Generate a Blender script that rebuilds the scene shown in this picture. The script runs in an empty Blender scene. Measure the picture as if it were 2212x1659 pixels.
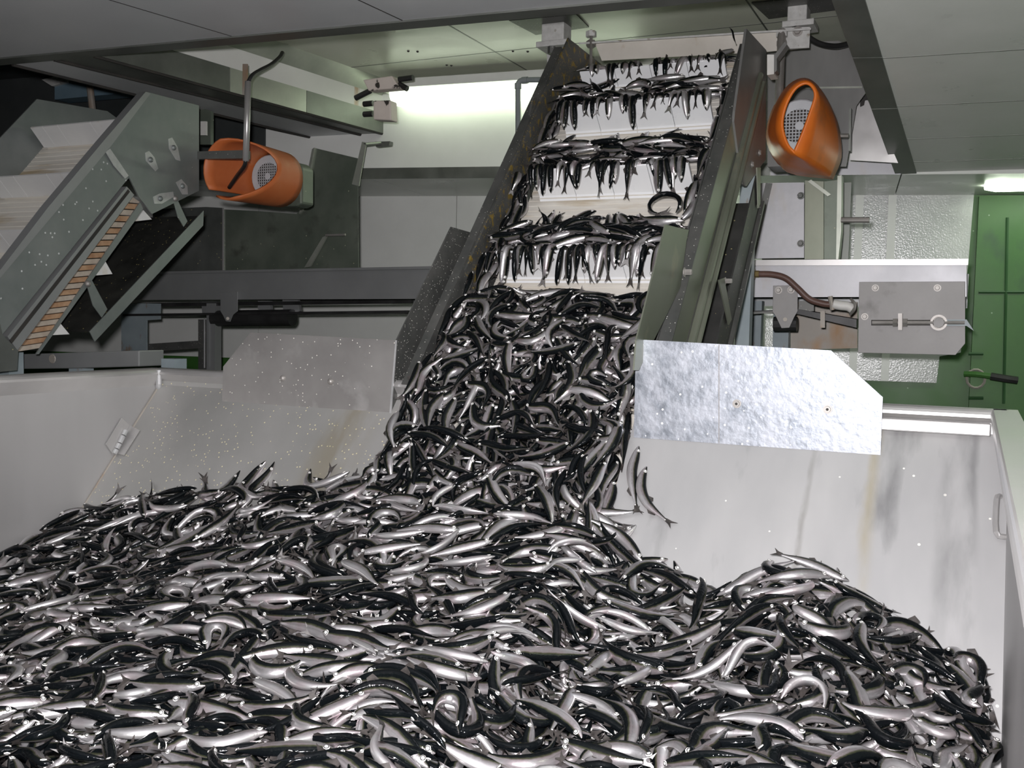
import bpy, math, random
import numpy as np
from mathutils import Matrix, Vector

random.seed(7); rng = np.random.default_rng(11)
sc = bpy.context.scene
COL = sc.collection
CZ = 1.60                                   # eye height above the floor

# ------------------------------------------------------------------ camera
IW, IH, FOC = 2212, 1659, 2150.0
PCX, PCY = IW / 2, IH / 2
def _ray(px, py):
    v = np.array([px - PCX, PCY - py, -FOC]); return v / np.linalg.norm(v)
_y = _ray(2108, 709); _x = -_ray(-3507, 602)          # vanishing points of the bin's sides and of its back edge
_z = np.cross(_x, _y); _z /= np.linalg.norm(_z); _x = np.cross(_y, _z)
ROT = np.array([_x, _y, _z])                           # camera -> world
cam_d = bpy.data.cameras.new('camera'); cam = bpy.data.objects.new('camera', cam_d); COL.objects.link(cam)
cam_d.sensor_fit = 'HORIZONTAL'; cam_d.sensor_width = 36; cam_d.lens = 36 * FOC / IW
cam_d.clip_start = 0.02; cam_d.clip_end = 60
M4 = Matrix.Identity(4)
for i in range(3):
    for j in range(3): M4[i][j] = ROT[i][j]
M4.translation = (0, 0, CZ); cam.matrix_world = M4
sc.camera = cam

# ------------------------------------------------------------------ world, flash, exposure
w = bpy.data.worlds.new('world'); sc.world = w; w.use_nodes = True
w.node_tree.nodes['Background'].inputs[0].default_value = (0.62, 0.68, 0.66, 1)
w.node_tree.nodes['Background'].inputs[1].default_value = 0.05
fl = bpy.data.lights.new('camera_flash', 'AREA'); fl.shape = 'DISK'; fl.size = 0.07; fl.energy = 84; fl.color = (1.0, 0.965, 0.99)
flo = bpy.data.objects.new('camera_flash', fl); COL.objects.link(flo)
fm = M4.copy(); fm.translation = M4 @ Vector((-0.05, 0.085, 0.0)); flo.matrix_world = fm
sc.view_settings.view_transform = 'Standard'; sc.view_settings.look = 'None'
sc.view_settings.gamma = 1; sc.view_settings.exposure = 0.0; sc.view_settings.use_curve_mapping = False

# ------------------------------------------------------------------ geometry helpers (coordinates relative to the eye)
def P(px, py, ax, val):
    v = ROT @ _ray(px, py); return v * (val / v[ax])
def PX(pts, ax, val): return [P(a, b, ax, val) for a, b in pts]
def proj(p):
    c = np.asarray(p, float) @ ROT; return np.stack([PCX - FOC * c[..., 0] / c[..., 2], PCY + FOC * c[..., 1] / c[..., 2], -c[..., 2]], -1)
ORG = {}
def thing(name, label, cat, loc, group=None, kind=None):
    o = bpy.data.objects.new(name, None); COL.objects.link(o); o.empty_display_size = 0.05
    loc = np.asarray(loc, float); ORG[o] = loc; o.location = (loc[0], loc[1], loc[2] + CZ)
    tag(o, label, cat, group, kind); return o
def tag(o, label=None, cat=None, group=None, kind=None):
    if label: o['label'] = label
    if cat: o['category'] = cat
    if group: o['group'] = group
    if kind: o['kind'] = kind
    return o
def mk(name, g, mat, parent=None, smooth=False, bev=0.0, label=None, cat=None, group=None, kind=None, origin=None):
    V, F = g; V = np.asarray(V, float)
    if parent is not None: org = ORG[parent]
    elif origin is not None: org = np.asarray(origin, float)
    else: org = np.array([(V[:, 0].min() + V[:, 0].max()) / 2, (V[:, 1].min() + V[:, 1].max()) / 2, V[:, 2].min()])
    me = bpy.data.meshes.new(name); me.from_pydata((V - org).tolist(), [], [list(f) for f in F]); me.update()
    if smooth: me.polygons.foreach_set('use_smooth', [True] * len(me.polygons))
    o = bpy.data.objects.new(name, me); COL.objects.link(o); ORG[o] = org
    if parent is not None: o.parent = parent
    else: o.location = (org[0], org[1], org[2] + CZ)
    me.materials.append(mat)
    if bev:
        b = o.modifiers.new('edge', 'BEVEL'); b.width = bev; b.segments = 2; b.limit_method = 'ANGLE'
    return tag(o, label, cat, group, kind)
def J(*gs):
    V, F, n = [], [], 0
    for v, f in gs:
        V += [tuple(p) for p in v]; F += [[i + n for i in q] for q in f]; n += len(v)
    return V, F
def obox(c, ax, ay, az):
    c, ax, ay, az = (np.asarray(q, float) for q in (c, ax, ay, az))
    V = [c + sx * ax + sy * ay + sz * az for sz in (-1, 1) for sx, sy in ((-1, -1), (1, -1), (1, 1), (-1, 1))]
    F = [[3, 2, 1, 0], [4, 5, 6, 7], [0, 1, 5, 4], [1, 2, 6, 5], [2, 3, 7, 6], [3, 0, 4, 7]]
    if np.dot(np.cross(ax, ay), az) < 0: F = [q[::-1] for q in F]
    return V, F
def box(x0, x1, y0, y1, z0, z1):
    return obox(((x0 + x1) / 2, (y0 + y1) / 2, (z0 + z1) / 2), ((x1 - x0) / 2, 0, 0), (0, (y1 - y0) / 2, 0), (0, 0, (z1 - z0) / 2))
def slab(pts, vec):
    pts = [np.asarray(p, float) for p in pts]; vec = np.asarray(vec, float); n = len(pts)
    V = pts + [p + vec for p in pts]
    nrm = sum((np.cross(pts[i], pts[(i + 1) % n]) for i in range(n)), np.zeros(3))
    F = [list(range(n)), list(range(2 * n - 1, n - 1, -1))] + [[i, n + i, n + (i + 1) % n, (i + 1) % n] for i in range(n)]
    if np.dot(nrm, vec) > 0: F = [q[::-1] for q in F]
    return V, F
def frame(d):
    d = np.asarray(d, float); d = d / np.linalg.norm(d)
    a = np.array([0, 0, 1.0]) if abs(d[2]) < 0.9 else np.array([1.0, 0, 0])
    u = np.cross(a, d); u /= np.linalg.norm(u); return d, u, np.cross(d, u)
def lathe(p, d, prof, n=16):
    """profile: (distance along d, radius)"""
    p = np.asarray(p, float); d, u, v = frame(d); V, F = [], []
    for h, r in prof:
        for k in range(n):
            a = 2 * math.pi * k / n; V.append(p + d * h + r * (u * math.cos(a) + v * math.sin(a)))
    for j in range(len(prof) - 1):
        for k in range(n):
            F.append([j * n + k, j * n + (k + 1) % n, (j + 1) * n + (k + 1) % n, (j + 1) * n + k])
    F.append(list(range(n))[::-1]); F.append([(len(prof) - 1) * n + k for k in range(n)])
    return V, F
def cyl(p0, p1, r, n=14, r2=None):
    p0, p1 = np.asarray(p0, float), np.asarray(p1, float); d = p1 - p0; L = np.linalg.norm(d)
    return lathe(p0, d, [(0, r), (L, r if r2 is None else r2)], n)
def smooth_path(pts, m=6):
    pts = [np.asarray(p, float) for p in pts]; q = [2 * pts[0] - pts[1]] + pts + [2 * pts[-1] - pts[-2]]; out = []
    for i in range(1, len(q) - 2):
        for k in range(m):
            t = k / m; a, b, c, d = q[i - 1:i + 3]
            out.append(0.5 * ((2 * b) + (c - a) * t + (2 * a - 5 * b + 4 * c - d) * t * t + (3 * b - a - 3 * c + d) * t ** 3))
    return out + [pts[-1]]
def tube(pts, r, n=10, m=6):
    if m: pts = smooth_path(pts, m)
    pts = [np.asarray(p, float) for p in pts]; V, F = [], []; u = None
    for i, p in enumerate(pts):
        t = pts[min(i + 1, len(pts) - 1)] - pts[max(i - 1, 0)]; t = t / np.linalg.norm(t)
        if u is None: _, u, _ = frame(t)
        u = u - t * np.dot(u, t); u /= np.linalg.norm(u); v = np.cross(t, u)
        V += [p + r * (u * math.cos(2 * math.pi * k / n) + v * math.sin(2 * math.pi * k / n)) for k in range(n)]
    for j in range(len(pts) - 1):
        for k in range(n): F.append([j * n + k, j * n + (k + 1) % n, (j + 1) * n + (k + 1) % n, (j + 1) * n + k])
    F.append(list(range(n))[::-1]); F.append([(len(pts) - 1) * n + k for k in range(n)])
    return V, F
def bolt(p, d, r=0.009, h=0.006):
    hexh = lathe(p, d, [(0, r * 1.45), (0.0018, r * 1.45)], 16)
    return J(hexh, lathe(np.asarray(p) + np.asarray(d) * 0.0018, d, [(0, r), (h * 0.8, r), (h, r * 0.85)], 6))
def dome(p, d, r=0.009):
    return lathe(p, d, [(0, r), (r * .35, r * .94), (r * .65, r * .72), (r * .85, r * .4), (r * .9, r * .1)], 14)

# ------------------------------------------------------------------ materials
def rgb(c): return (c[0], c[1], c[2], 1)
def pmat(name, c1, c2, scale=6, detail=4, metal=0.0, rough=(0.4, 0.5), bump=0.0, bscale=None, stretch=(1, 1, 1), speck=None, stain=None, coat=0.0, spec=0.5):
    m = bpy.data.materials.new(name); m.use_nodes = True; nt = m.node_tree; N, L = nt.nodes, nt.links
    b = N['Principled BSDF']; b.inputs['Metallic'].default_value = metal; b.inputs['Specular IOR Level'].default_value = spec
    if coat: b.inputs['Coat Weight'].default_value = coat; b.inputs['Coat Roughness'].default_value = 0.12
    geo = N.new('ShaderNodeNewGeometry'); mp = N.new('ShaderNodeMapping'); mp.inputs['Scale'].default_value = stretch
    L.new(geo.outputs['Position'], mp.inputs[0])
    nz = N.new('ShaderNodeTexNoise'); nz.inputs['Scale'].default_value = scale; nz.inputs['Detail'].default_value = detail; nz.inputs['Roughness'].default_value = 0.6
    L.new(mp.outputs[0], nz.inputs['Vector'])
    cr = N.new('ShaderNodeValToRGB'); cr.color_ramp.elements[0].position = 0.3; cr.color_ramp.elements[1].position = 0.7
    cr.color_ramp.elements[0].color = rgb(c1); cr.color_ramp.elements[1].color = rgb(c2)
    L.new(nz.outputs['Fac'], cr.inputs[0]); col = cr.outputs[0]
    mr = N.new('ShaderNodeMapRange'); mr.inputs['From Min'].default_value = 0.3; mr.inputs['From Max'].default_value = 0.7
    mr.inputs['To Min'].default_value = rough[0]; mr.inputs['To Max'].default_value = rough[1]
    L.new(nz.outputs['Fac'], mr.inputs['Value']); L.new(mr.outputs[0], b.inputs['Roughness'])
    def mixin(col, fac, c):
        mx = N.new('ShaderNodeMix'); mx.data_type = 'RGBA'; L.new(fac, mx.inputs['Factor']); L.new(col, mx.inputs['A']); mx.inputs['B'].default_value = rgb(c); return mx.outputs['Result']
    if stain:                                             # (colour, scale, lo, hi, stretch): worn, rusty or dirty blotches
        c, s, lo, hi, st = stain
        mp2 = N.new('ShaderNodeMapping'); mp2.inputs['Scale'].default_value = st; L.new(geo.outputs['Position'], mp2.inputs[0])
        n2 = N.new('ShaderNodeTexNoise'); n2.inputs['Scale'].default_value = s; n2.inputs['Detail'].default_value = 6; L.new(mp2.outputs[0], n2.inputs['Vector'])
        r2 = N.new('ShaderNodeMapRange'); r2.inputs['From Min'].default_value = lo; r2.inputs['From Max'].default_value = hi; L.new(n2.outputs['Fac'], r2.inputs['Value'])
        col = mixin(col, r2.outputs[0], c)
    if speck:                                             # (colour, cells per metre, share of cells, size)
        c, s, share, size = speck
        vo = N.new('ShaderNodeTexVoronoi'); vo.inputs['Scale'].default_value = s; vo.inputs['Randomness'].default_value = 1; L.new(geo.outputs['Position'], vo.inputs['Vector'])
        lt = N.new('ShaderNodeMath'); lt.operation = 'LESS_THAN'; L.new(vo.outputs['Distance'], lt.inputs[0]); lt.inputs[1].default_value = size
        sp = N.new('ShaderNodeSeparateColor'); L.new(vo.outputs['Color'], sp.inputs[0])
        l2 = N.new('ShaderNodeMath'); l2.operation = 'LESS_THAN'; L.new(sp.outputs[0], l2.inputs[0]); l2.inputs[1].default_value = share
        mu = N.new('ShaderNodeMath'); mu.operation = 'MULTIPLY'; L.new(lt.outputs[0], mu.inputs[0]); L.new(l2.outputs[0], mu.inputs[1])
        col = mixin(col, mu.outputs[0], c)
        mm = N.new('ShaderNodeMath'); mm.operation = 'MULTIPLY_ADD'; L.new(mu.outputs[0], mm.inputs[0]); mm.inputs[1].default_value = -metal; mm.inputs[2].default_value = metal
        L.new(mm.outputs[0], b.inputs['Metallic'])
    L.new(col, b.inputs['Base Color'])
    if bump:
        n3 = N.new('ShaderNodeTexNoise'); n3.inputs['Scale'].default_value = bscale or scale * 4; n3.inputs['Detail'].default_value = 3; L.new(mp.outputs[0], n3.inputs['Vector'])
        bp = N.new('ShaderNodeBump'); bp.inputs['Strength'].default_value = bump; bp.inputs['Distance'].default_value = 0.004
        L.new(n3.outputs['Fac'], bp.inputs['Height']); L.new(bp.outputs[0], b.inputs['Normal'])
    return m
def emat(name, c, s):
    m = bpy.data.materials.new(name); m.use_nodes = True; b = m.node_tree.nodes['Principled BSDF']
    b.inputs['Base Color'].default_value = (0.9, 0.9, 0.85, 1); b.inputs['Emission Color'].default_value = rgb(c); b.inputs['Emission Strength'].default_value = s; return m

ROE = (0.72, 0.66, 0.42)
M = dict(
    bin=pmat('bin_stainless', (0.40, 0.395, 0.39), (0.47, 0.465, 0.46), 3, metal=0.45, rough=(0.42, 0.55), stretch=(1, 1, .25), speck=((0.75, 0.73, 0.68), 60, 0.05, 0.16)),
    bin_roe=pmat('bin_stainless_with_roe', (0.36, 0.36, 0.345), (0.44, 0.435, 0.42), 3, metal=0.4, rough=(0.42, 0.55), stretch=(1, 1, .25), speck=(ROE, 105, 0.22, 0.23), stain=((0.30, 0.24, 0.10), 2.2, 0.58, 0.8, (1, 1, .35))),
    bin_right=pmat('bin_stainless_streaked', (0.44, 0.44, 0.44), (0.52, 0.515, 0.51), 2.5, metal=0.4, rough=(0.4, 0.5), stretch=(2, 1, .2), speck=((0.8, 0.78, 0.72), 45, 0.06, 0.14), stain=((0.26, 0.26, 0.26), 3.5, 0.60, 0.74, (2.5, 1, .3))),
    rim=pmat('rim_stainless', (0.50, 0.49, 0.48), (0.60, 0.59, 0.58), 5, metal=0.6, rough=(0.3, 0.42)),
    galv=pmat('galvanised_guard', (0.26, 0.285, 0.32), (0.46, 0.48, 0.52), 26, detail=8, metal=0.7, rough=(0.42, 0.58), bump=0.3, bscale=60, speck=((0.86, 0.86, 0.86), 70, 0.22, 0.2)),
    guard=pmat('dull_steel_guard', (0.30, 0.29, 0.28), (0.40, 0.39, 0.375), 5, metal=0.6, rough=(0.36, 0.5), speck=((0.8, 0.78, 0.7), 120, 0.12, 0.2), stain=((0.50, 0.49, 0.48), 9, 0.58, 0.75, (1, 1, 1))),
    rail=pmat('dark_rail_steel', (0.10, 0.105, 0.10), (0.17, 0.17, 0.16), 9, metal=0.55, rough=(0.4, 0.55), speck=((0.55, 0.55, 0.5), 150, 0.16, 0.22)),
    rail_yellow=pmat('dark_rail_steel_with_roe', (0.09, 0.095, 0.09), (0.16, 0.16, 0.15), 9, metal=0.5, rough=(0.4, 0.55), speck=((0.60, 0.42, 0.10), 170, 0.42, 0.26), stain=((0.36, 0.25, 0.05), 34, 0.55, 0.66, (1, 1, 1))),
    head=pmat('head_plate_steel', (0.16, 0.16, 0.155), (0.23, 0.23, 0.22), 5, metal=0.25, rough=(0.35, 0.5), stretch=(1, 1, .3)),
    green_steel=pmat('greenish_rail_steel', (0.15, 0.165, 0.125), (0.25, 0.265, 0.21), 5, metal=0.55, rough=(0.34, 0.5), stretch=(1, .5, .5), stain=((0.34, 0.31, 0.22), 12, 0.62, 0.75, (1, .4, .4))),
    pan=pmat('dark_return_pan', (0.05, 0.052, 0.05), (0.09, 0.09, 0.085), 7, metal=0.4, rough=(0.4, 0.6), speck=((0.45, 0.40, 0.2), 75, 0.10, 0.2)),
    lrail=pmat('left_conveyor_steel', (0.20, 0.225, 0.22), (0.28, 0.30, 0.29), 5, metal=0.5, rough=(0.4, 0.55), speck=((0.55, 0.57, 0.56), 60, 0.06, 0.2)),
    weld=pmat('bare_weld_patch', (0.45, 0.46, 0.46), (0.6, 0.6, 0.6), 30, metal=0.5, rough=(0.4, 0.5)),
    lpan=pmat('left_dirty_pan', (0.018, 0.019, 0.018), (0.045, 0.045, 0.04), 9, metal=0.2, rough=(0.4, 0.6), speck=((0.42, 0.36, 0.14), 85, 0.16, 0.2)),
    belt=pmat('belt_plastic', (0.62, 0.58, 0.51), (0.74, 0.72, 0.66), 8, rough=(0.35, 0.5), stretch=(.3, 3, 3), stain=((0.42, 0.32, 0.18), 9, 0.55, 0.75, (.4, 2, 2))),
    flight=pmat('white_flight_plastic', (0.80, 0.82, 0.83), (0.86, 0.87, 0.87), 4, rough=(0.25, 0.35), coat=0.3),
    lflight=pmat('stained_flight_plastic', (0.66, 0.66, 0.65), (0.74, 0.74, 0.72), 5, rough=(0.35, 0.45), stain=((0.50, 0.42, 0.28), 9, 0.60, 0.78, (1, 1, 1))),
    link=pmat('rusty_link', (0.30, 0.16, 0.085), (0.46, 0.30, 0.18), 30, rough=(0.6, 0.8)),
    link_pale=pmat('pale_link', (0.36, 0.30, 0.24), (0.48, 0.42, 0.35), 30, rough=(0.6, 0.8)),
    orange=pmat('orange_plastic', (0.60, 0.13, 0.012), (0.74, 0.19, 0.018), 6, rough=(0.38, 0.5), stain=((0.36, 0.11, 0.03), 7, 0.58, 0.75, (1, 1, 1))),
    orange_dull=pmat('orange_plastic_dusty', (0.50, 0.12, 0.03), (0.58, 0.18, 0.06), 6, rough=(0.45, 0.6), stain=((0.60, 0.30, 0.16), 6, 0.55, 0.75, (1, 1, 1))),
    motor=pmat('motor_grey_paint', (0.42, 0.46, 0.48), (0.52, 0.56, 0.58), 10, rough=(0.4, 0.5)),
    hole=pmat('dark_hollow', (0.02, 0.02, 0.02), (0.04, 0.035, 0.03), 10, rough=(0.6, 0.8)),
    stain_plate=pmat('bright_stainless', (0.36, 0.36, 0.375), (0.50, 0.50, 0.52), 7, metal=0.45, rough=(0.42, 0.55), stain=((0.42, 0.40, 0.38), 10, 0.6, 0.75, (1, 1, .4))),
    channel=pmat('channel_steel_left', (0.30, 0.31, 0.31), (0.36, 0.37, 0.37), 3, metal=0.5, rough=(0.4, 0.5)),
    takeup=pmat('takeup_plate_steel', (0.22, 0.215, 0.21), (0.32, 0.31, 0.305), 6, metal=0.4, rough=(0.5, 0.62), stain=((0.14, 0.135, 0.13), 7, 0.60, 0.74, (1, 1, 1))),
    bolt=pmat('bolt_steel', (0.30, 0.285, 0.265), (0.42, 0.40, 0.38), 15, metal=0.6, rough=(0.42, 0.55)),
    rust=pmat('rusted_steel', (0.30, 0.28, 0.25), (0.42, 0.38, 0.33), 6, metal=0.25, rough=(0.5, 0.65), stain=((0.34, 0.19, 0.08), 6, 0.55, 0.7, (1, 1, .5))),
    bluegrey=pmat('blue_grey_paint', (0.22, 0.27, 0.29), (0.30, 0.35, 0.37), 7, rough=(0.4, 0.5), stain=((0.22, 0.13, 0.07), 14, 0.64, 0.72, (1, 1, .5))),
    rubber=pmat('black_rubber', (0.015, 0.015, 0.015), (0.03, 0.03, 0.03), 10, rough=(0.35, 0.5)),
    hose=pmat('brown_hose', (0.10, 0.055, 0.045), (0.14, 0.08, 0.065), 12, rough=(0.35, 0.45)),
    whiteplastic=pmat('white_plastic', (0.62, 0.61, 0.57), (0.70, 0.69, 0.66), 12, rough=(0.4, 0.5)),
    panel=pmat('olive_hopper_steel', (0.12, 0.145, 0.115), (0.19, 0.215, 0.175), 5, metal=0.4, rough=(0.4, 0.5), speck=((0.42, 0.42, 0.30), 60, 0.07, 0.16), stain=((0.10, 0.11, 0.09), 9, 0.58, 0.72, (1, 1, 1))),
    panel2=pmat('grey_hopper_steel', (0.10, 0.11, 0.10), (0.16, 0.17, 0.16), 5, metal=0.4, rough=(0.4, 0.55), speck=((0.42, 0.38, 0.2), 70, 0.1, 0.18)),
    ceil=pmat('ceiling_grey_paint', (0.50, 0.515, 0.525), (0.55, 0.56, 0.565), 4, rough=(0.35, 0.5)),
    ceil_r=pmat('ceiling_damp_paint', (0.60, 0.62, 0.58), (0.66, 0.675, 0.64), 5, rough=(0.26, 0.4), bump=0.08, bscale=40, speck=((0.7, 0.7, 0.66), 12, 0.1, 0.05)),
    recess=pmat('recess_ceiling_paint', (0.60, 0.62, 0.52), (0.68, 0.70, 0.60), 4, rough=(0.26, 0.36), bump=0.10, bscale=30),
    white=pmat('white_wall_panel', (0.70, 0.71, 0.68), (0.76, 0.77, 0.74), 4, rough=(0.35, 0.45)),
    frp=pmat('white_glassfibre_sheet', (0.48, 0.49, 0.485), (0.56, 0.57, 0.56), 5, rough=(0.14, 0.24), bump=0.28, bscale=120, spec=0.6),
    whiterust=pmat('white_panel_with_rust', (0.66, 0.66, 0.63), (0.72, 0.72, 0.69), 5, rough=(0.4, 0.5), stain=((0.42, 0.24, 0.10), 7, 0.68, 0.78, (1, 1, .25))),
    strip=pmat('steel_trim', (0.15, 0.16, 0.145), (0.22, 0.23, 0.21), 7, metal=0.6, rough=(0.35, 0.5), stain=((0.34, 0.18, 0.06), 9, 0.70, 0.8, (1, 1, 1))),
    strip_b=pmat('bright_steel_trim', (0.36, 0.38, 0.33), (0.46, 0.48, 0.42), 8, metal=0.55, rough=(0.32, 0.45)),
    green=pmat('green_wall_paint', (0.036, 0.122, 0.022), (0.052, 0.150, 0.032), 4, rough=(0.35, 0.5), stain=((0.03, 0.085, 0.03), 6, 0.62, 0.75, (1, 1, .6)), speck=((0.3, 0.42, 0.28), 30, 0.03, 0.1)),
    green_line=pmat('dark_green_seam', (0.02, 0.07, 0.02), (0.03, 0.09, 0.03), 8, rough=(0.5, 0.6)),
    deck=pmat('greenish_side_deck', (0.28, 0.36, 0.24), (0.36, 0.44, 0.31), 4, rough=(0.3, 0.42), metal=0.2),
    floor=pmat('wet_floor', (0.06, 0.08, 0.06), (0.10, 0.13, 0.10), 3, rough=(0.2, 0.4)),
    dark=pmat('dark_backing_and_void_shade', (0.03, 0.035, 0.035), (0.05, 0.055, 0.055), 3, rough=(0.5, 0.6)),  # hidden backing, and the unlit void's shade put into the colour
    blue=pmat('pale_blue_paint', (0.12, 0.20, 0.26), (0.18, 0.26, 0.31), 6, rough=(0.4, 0.5)),
    hanger=pmat('grey_hanger_paint', (0.44, 0.44, 0.42), (0.58, 0.58, 0.56), 40, rough=(0.5, 0.6), stain=((0.25, 0.22, 0.18), 30, 0.64, 0.72, (1, 1, 1))),
    angle=pmat('cream_angle_beam', (0.56, 0.53, 0.47), (0.66, 0.63, 0.57), 7, rough=(0.4, 0.5), stain=((0.40, 0.24, 0.10), 8, 0.68, 0.78, (1, 1, .4))),
    flake=pmat('flaked_box_paint', (0.62, 0.55, 0.50), (0.70, 0.63, 0.57), 12, rough=(0.5, 0.6), stain=((0.04, 0.035, 0.03), 11, 0.56, 0.58, (1, 1, 1))),
    pipe=pmat('grey_plastic_pipe', (0.19, 0.215, 0.22), (0.24, 0.265, 0.27), 8, rough=(0.4, 0.5)),
    lampbody=pmat('lamp_housing', (0.62, 0.63, 0.60), (0.68, 0.69, 0.66), 10, rough=(0.35, 0.45)),
    brass=pmat('brass_clip', (0.45, 0.33, 0.15), (0.55, 0.42, 0.2), 20, metal=0.8, rough=(0.3, 0.4)),
    lamp=emat('lamp_diffuser_glow', (0.86, 1.0, 0.74), 2.7),
    lamp2=emat('bright_lamp_diffuser', (0.88, 1.0, 0.80), 14.0),
)

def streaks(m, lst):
    """soft vertical bands for run-down stains and painted-in reflections: (x, half width, colour, strength) measured across the panel"""
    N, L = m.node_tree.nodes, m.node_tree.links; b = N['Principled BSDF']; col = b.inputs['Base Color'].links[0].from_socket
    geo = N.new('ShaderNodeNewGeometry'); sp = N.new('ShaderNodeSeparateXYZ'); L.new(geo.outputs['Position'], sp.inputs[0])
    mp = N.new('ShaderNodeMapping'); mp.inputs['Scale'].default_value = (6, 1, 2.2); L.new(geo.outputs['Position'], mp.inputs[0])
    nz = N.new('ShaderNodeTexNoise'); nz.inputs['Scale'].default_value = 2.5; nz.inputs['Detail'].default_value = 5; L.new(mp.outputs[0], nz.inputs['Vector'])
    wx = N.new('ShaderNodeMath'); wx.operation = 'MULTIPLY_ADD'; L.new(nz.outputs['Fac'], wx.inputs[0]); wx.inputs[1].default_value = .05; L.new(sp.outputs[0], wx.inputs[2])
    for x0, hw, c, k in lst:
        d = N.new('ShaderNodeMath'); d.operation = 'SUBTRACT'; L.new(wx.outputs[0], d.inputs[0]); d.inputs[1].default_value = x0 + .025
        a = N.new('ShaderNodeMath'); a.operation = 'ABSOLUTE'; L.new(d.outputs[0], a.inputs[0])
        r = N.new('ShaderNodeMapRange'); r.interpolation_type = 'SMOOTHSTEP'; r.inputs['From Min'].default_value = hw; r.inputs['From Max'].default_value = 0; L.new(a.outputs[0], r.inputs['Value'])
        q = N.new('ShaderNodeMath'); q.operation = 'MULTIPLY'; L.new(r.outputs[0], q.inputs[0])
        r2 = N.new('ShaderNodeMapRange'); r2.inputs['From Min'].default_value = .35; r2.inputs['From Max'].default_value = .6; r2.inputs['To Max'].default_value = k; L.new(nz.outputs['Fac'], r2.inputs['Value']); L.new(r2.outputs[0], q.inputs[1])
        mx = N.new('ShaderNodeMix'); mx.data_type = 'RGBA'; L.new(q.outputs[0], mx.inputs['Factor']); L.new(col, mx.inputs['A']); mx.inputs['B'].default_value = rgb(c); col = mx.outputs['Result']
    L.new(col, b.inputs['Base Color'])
streaks(M['bin_right'], [(-.02, .05, (.24, .24, .24), .7), (.01, .02, (.20, .20, .20), .7), (-.195, .022, (.40, .34, .20), .6), (-.33, .012, (.25, .24, .22), .6)])  # dark bands near the edge paint in a mirror-like reflection; the others are stains
streaks(M['bin_roe'], [(-1.62, .13, (.26, .21, .10), .45)])

# ------------------------------------------------------------------ the room
def PL(px, py, pt, nr):
    v = ROT @ _ray(px, py); return v * (np.dot(pt, nr) / np.dot(v, nr))
ZC, ZR, ZF = 0.94, 1.20, -CZ                    # low ceiling, recess ceiling, floor
S = lambda px, py: P(px, py, 2, ZC)
def st(name, g, m, parent=None, **k):
    o = mk(name, g, m, parent, **k)
    if parent is None: o['kind'] = 'structure'
    return o
st('floor', box(-7.5, 2.6, -2.6, 9.2, ZF - .1, ZF), M['floor'])
# planes of the back: upper wall over the recess, and the back wall proper below and behind it
FD = np.array([math.cos(math.radians(6)), math.sin(math.radians(6)), 0]); FN = np.array([FD[1], -FD[0], 0])
FA = P(1000, 165, 2, ZR); FA[2] = 0
Fp = lambda px, py, off=0.0: PL(px, py, FA + FN * off, FN)
fpar = lambda p: float(np.dot(p - FA, FD))
def fa(t, z, off=0.0): p = FA + FD * t + FN * off; return np.array([p[0], p[1], z])
_a, _b = Fp(780, 385), Fp(1945, 375)
zl = lambda t: float(_a[2] + (_b[2] - _a[2]) * (t - fpar(_a)) / (fpar(_b) - fpar(_a)))      # lower edge of the upper wall
ZS = zl(.2)
WD, WN = FD, FN
WA = P(1050, 425, 2, ZS); WA[2] = 0
W = lambda px, py, off=0.0: PL(px, py, WA + WN * off, WN)
def along(t, z, off=0.0): p = WA + WD * t + WN * off; return np.array([p[0], p[1], z])
def tpar(p): return float(np.dot(p - WA, WD))
DEEP = float(np.dot(WA - FA, -FN))
wall_back = st('wall_back', slab([along(-4.6, ZF), along(5.4, ZF), along(5.4, 1.6), along(-4.6, 1.6)], -WN * .1), M['green'])
tt_ = lambda px: tpar(W(px, 600))
cuts = [-4.5, tt_(560), tt_(985), tt_(1400), tt_(1850), tt_(1920), tt_(2097)]
zb = float(W(2000, 826)[2])
for i, (a, b) in enumerate(zip(cuts[:-1], cuts[1:])):
    a += .004; top = ZS + .1
    if i == 5:
        pts = [along(a, zb, .012), along(tt_(2033), zb, .012), along(tt_(2037), float(W(2037, 770)[2]), .012), along(b - .03, float(W(2090, 762)[2]), .012), along(b, top, .012), along(a, top, .012)]
    else: pts = [along(a, zb, .012), along(b, zb, .012), along(b, top, .012), along(a, top, .012)]
    mk('panel', slab(pts, -WN * .010), M['frp'] if i > 2 else M['white'], wall_back)
    if i in (3, 4): mk('cover_strip', slab([along(b - .018, zb, .013), along(b + .02, zb, .013), along(b + .02, top, .013), along(b - .018, top, .013)], WN * .004), M['white'], wall_back)
# upper wall: white face, steel edge along its foot, grey underside
tR = fpar(Fp(1946, 370)); T0 = -3.6
wall_soffit = st('wall_upper_back', slab([fa(T0, zl(T0) + .01), fa(tR + .02, zl(tR) + .01), fa(tR + .02, ZR + .02), fa(T0, ZR + .02)], -FN * .06), M['white'])
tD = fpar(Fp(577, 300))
mk('void_shade_panel', slab([fa(T0, zl(T0) - .0, .012), fa(tD, zl(tD) - .0, .012), fa(tD, ZR + .3, .012), fa(T0, ZR + .3, .012)], FN * .01), M['dark'], wall_soffit)  # added dark sheet: shade of the unlit space beyond the beam, as colour
for a, b in ((T0, -.62), (-.615, .5), (.505, 1.5), (1.505, tR)):
    mk('steel_edge', slab([fa(a, zl(a) - .005, .004), fa(b, zl(b) - .005, .004), fa(b, zl(b) + .05, .004), fa(a, zl(a) + .05, .004)], FN * .006), M['stain_plate'] if a > 1.5 else M['strip'], wall_soffit)
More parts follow.
